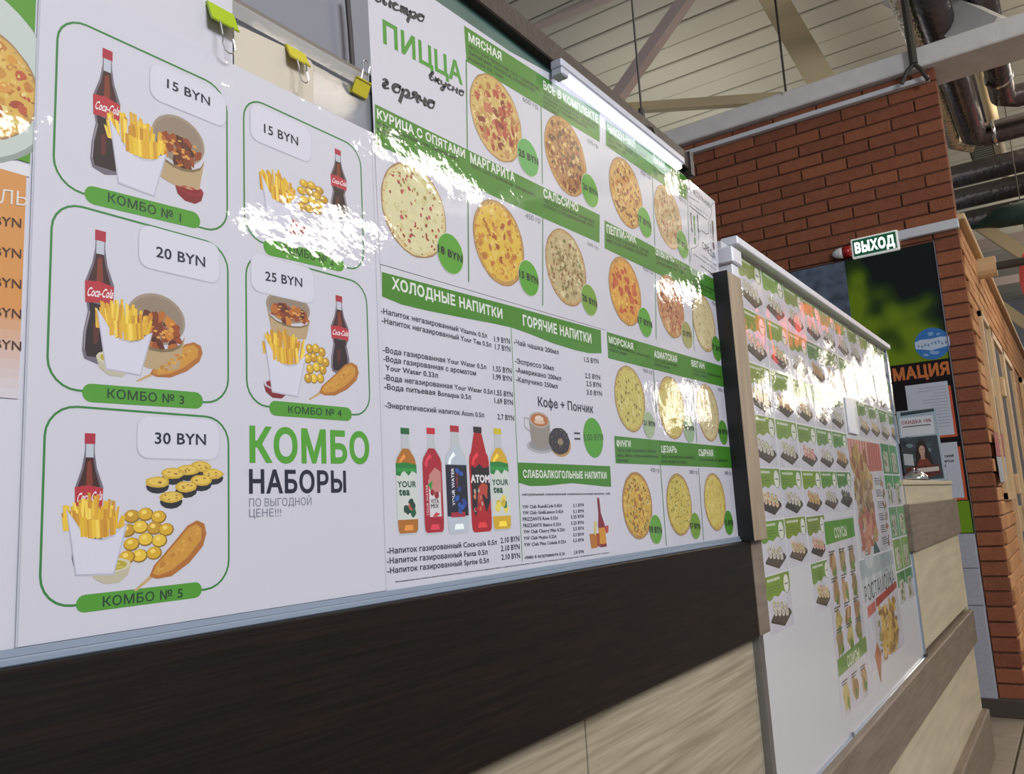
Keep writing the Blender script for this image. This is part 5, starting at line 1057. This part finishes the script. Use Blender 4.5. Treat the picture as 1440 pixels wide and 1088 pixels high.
def notice(pts, fr, label, lines):
    t = thing('paper_notice', label, 'notice'); P_ = [IP.p(*p) for p in pts]; y0 = min(p[0] for p in P_); y1 = max(p[0] for p in P_); z0 = min(p[1] for p in P_); z1 = max(p[1] for p in P_)
    i = Ink(IP, 6); i.poly([(y0-.014, z0-.014), (y1, z0-.014), (y1, z1-.03), (y0-.014, z1-.03)], 'c8542c'); i.build('orange_edge', t, 'matt_print')
    i = Ink(IP, 8); i.poly([(y0, z0), (y1, z0), (y1, z1), (y0, z1)], 'bfc6d2'); i.build('sheet', t, 'matt_print')
    i = Ink(IP, 9)
    for k in range(lines): z = z1-.03-k*.019; s = rng.uniform(.3, .9); i.poly([(y0+.012, z), (y0+(y1-y0)*s, z), (y0+(y1-y0)*s, z+.003), (y0+.012, z+.003)], '8a909c')
    i.build('text_lines', t, 'matt_print'); return t, (y0, y1, z0, z1)
notice([('S4', 655, 828), ('S4', 855, 800), ('S4', 893, 1055)], 1, 'white printed notice with an orange edge under the orange lettering', 14)
t, (a, b, c, d) = notice([('S5', 440, 228), ('S5', 522, 222), ('S5', 568, 505)], 1, 'lower white notice with bold words and an orange edge', 0)
i = Ink(IP, 10); 
for k, (tx, y_) in enumerate((('ский', 300), ('ется', 326), ('!', 352))): i.text('S5', tx, 466, y_, 466+(46 if k < 2 else 6), y_-3, 13, '23242c', .05)
i.build('bold_lettering', t, 'matt_print')
# exit sign and siren
EX = Plane(0, FX-.055)
es = thing('exit_sign', 'green exit sign with glowing white letters on the brick wall', 'sign')
q0 = EX.p('S4', 392, 125); q1 = EX.p('S4', 622, 120); zt = EX.p('S4', 392, 125)[1]; zb_ = EX.p('S4', 405, 217)[1]
box('housing', FX-.05, FX-.002, q1[0], q0[0], zb_, zt, 'sign_white', es, .004)
box('green_face', FX-.054, FX-.05, q1[0]+.012, q0[0]-.012, zb_+.012, zt-.012, 'sign_green', es)
vs, fs_ = glyphs('ВЫХОД', .055); hgt = (zt-zb_)*.50; me = bpy.data.meshes.new('lettering')
me.from_pydata([(FX-.0555, q0[0]-.022-(q0[0]-q1[0]-.044)*u, zb_+(zt-zb_)*.25+hgt*v) for u, v in vs], [], fs_); me.materials.append(M('letter_glow')); link('lettering', me, es)
sr = thing('fire_siren', 'small white and red alarm siren beside the exit sign', 'siren')
q2 = EX.p('S4', 302, 195); zc = (zt+zb_)/2-.006
bm = bmesh.new(); L0 = q2[0]; L1 = q0[0]+.004; mid = L1+(L0-L1)*.42
tube(bm, [(FX-.035, mid+(L0-mid)*s, zc) for s in (0, .3, .6, .85, 1)], [.036, .036, .031, .020, .006], 16); fin(bm, 'white_cap', 'siren_white', sr, True)
bm = bmesh.new(); tube(bm, [(FX-.035, L1, zc), (FX-.035, mid, zc)], .037, 16); fin(bm, 'red_lens', 'siren_red', sr, True)
bm = bmesh.new(); tube(bm, [(FX-.035, (L1+mid)/2-.004, zc), (FX-.035, (L1+mid)/2+.004, zc)], .0385, 16); fin(bm, 'lens_ring', 'siren_red', sr)
# leaflet stand on the worktop
LX = 4.55; LP = Plane(0, LX)
ls = thing('leaflet_stand', 'clear stand with a discount leaflet showing a long-haired woman, on the worktop', 'stand')
y0, y1, z0, z1 = .575, .76, 1.351, 1.352+.40
y0 = U(1325, 640, 0, LX).y; y1 = U(1266, 600, 0, LX).y+.01; z1 = U(1295, 575, 0, LX).z
box('back_plate', LX+.002, LX+.005, y0, y1, 1.352, z1, 'stand_plastic', ls, .001); box('foot', LX+.005, LX+.09, y0, y1, 1.351, 1.355, 'stand_plastic', ls)
f = lambda u, v: (y1-(y1-y0)*u, 1.354+(z1-1.354)*v); m_ = mapper(f)
i = Ink(LP, 1); i.poly(m_([(0, 0), (1, 0), (1, 1), (0, 1)]), '9fb0bc'); i.poly(m_([(.0, .02), (.97, .02), (.94, .62), (.0, .62)]), '3a4248'); i.poly(m_([(.1, .93), (.95, .95), (.95, .99), (.1, .98)]), '2a3a40')
for k in range(14): i.poly(ellp(f, rng.uniform(.05, .9), rng.uniform(.3, .6), .08, .03, rng, .3, 7), rng.choice(['5a6870', '2a3034', '70848c', '48545c']))
i.build('leaflet_photo', ls, 'matt_print')
i = Ink(LP, 3); i.poly([f(u, v) for u, v in ((.05, .64), (.9, .64), (.9, .90), (.05, .90))], 'cfd2d8'); vs, fs_ = glyphs('СКИДКА 10%', .03); i.mesh2([f(.1+.75*u, .81+.045*v) for u, v in vs], fs_, '8c2430'); i.poly(m_([(.12, .765), (.82, .765), (.82, .78), (.12, .78)]), '5a4a54'); i.build('heading_panel', ls, 'matt_print')
i = Ink(LP, 4)
i.poly(m_([(.30, .16), (.34, .36), (.40, .52), (.50, .57), (.62, .53), (.70, .40), (.78, .22), (.74, .12), (.36, .10)]), '2c1d18'); i.poly(m_([(.36, .06), (.36, .24), (.46, .32), (.60, .32), (.72, .22), (.76, .06)]), '7a3a2a')
i.poly(m_([(.47, .30), (.47, .38), (.57, .38), (.57, .30)]), 'b08a78'); i.poly(ellp(f, .52, .43, .075, .075, rng, 0, 18), 'c09c8a'); i.poly(m_([(.44, .45), (.45, .52), (.52, .535), (.60, .51), (.60, .44), (.57, .485), (.50, .495)]), '2c1d18')
for u in (.49, .555): i.poly(ellp(f, u, .44, .013, .006, rng), '1c1614')
i.poly(ellp(f, .525, .392, .018, .006, rng), '8c3a3c'); i.poly(m_([(.518, .43), (.535, .41), (.515, .41)]), 'a8806e'); i.build('woman_print', ls, 'matt_print')
i = Ink(LP, 5); i.poly(m_([(.06, .06), (.06, .20), (.9, .22), (.9, .08)]), '5c2620'); i.poly(m_([(.34, .12), (.34, .18), (.88, .19), (.88, .13)]), 'c8bdb4'); i.poly(m_([(.04, .24), (.04, .40), (.28, .38), (.28, .22)]), 'b0b8bc'); i.build('footer_panel', ls, 'matt_print')
q = U(1378.5, 656.5, 0, FX-.002); i = Ink(Plane(0, FX), 20); i.poly(ell(q.y, q.z, .022, .018, 12, .25, rng), '9c2028'); i.poly(ell(q.y, q.z, .010, .008, 8, .2, rng), '6a3020')
tag(i.build('red_sticker', None, 'matt_print'), 'small ragged red sticker on a brick at the wall corner', 'sticker')
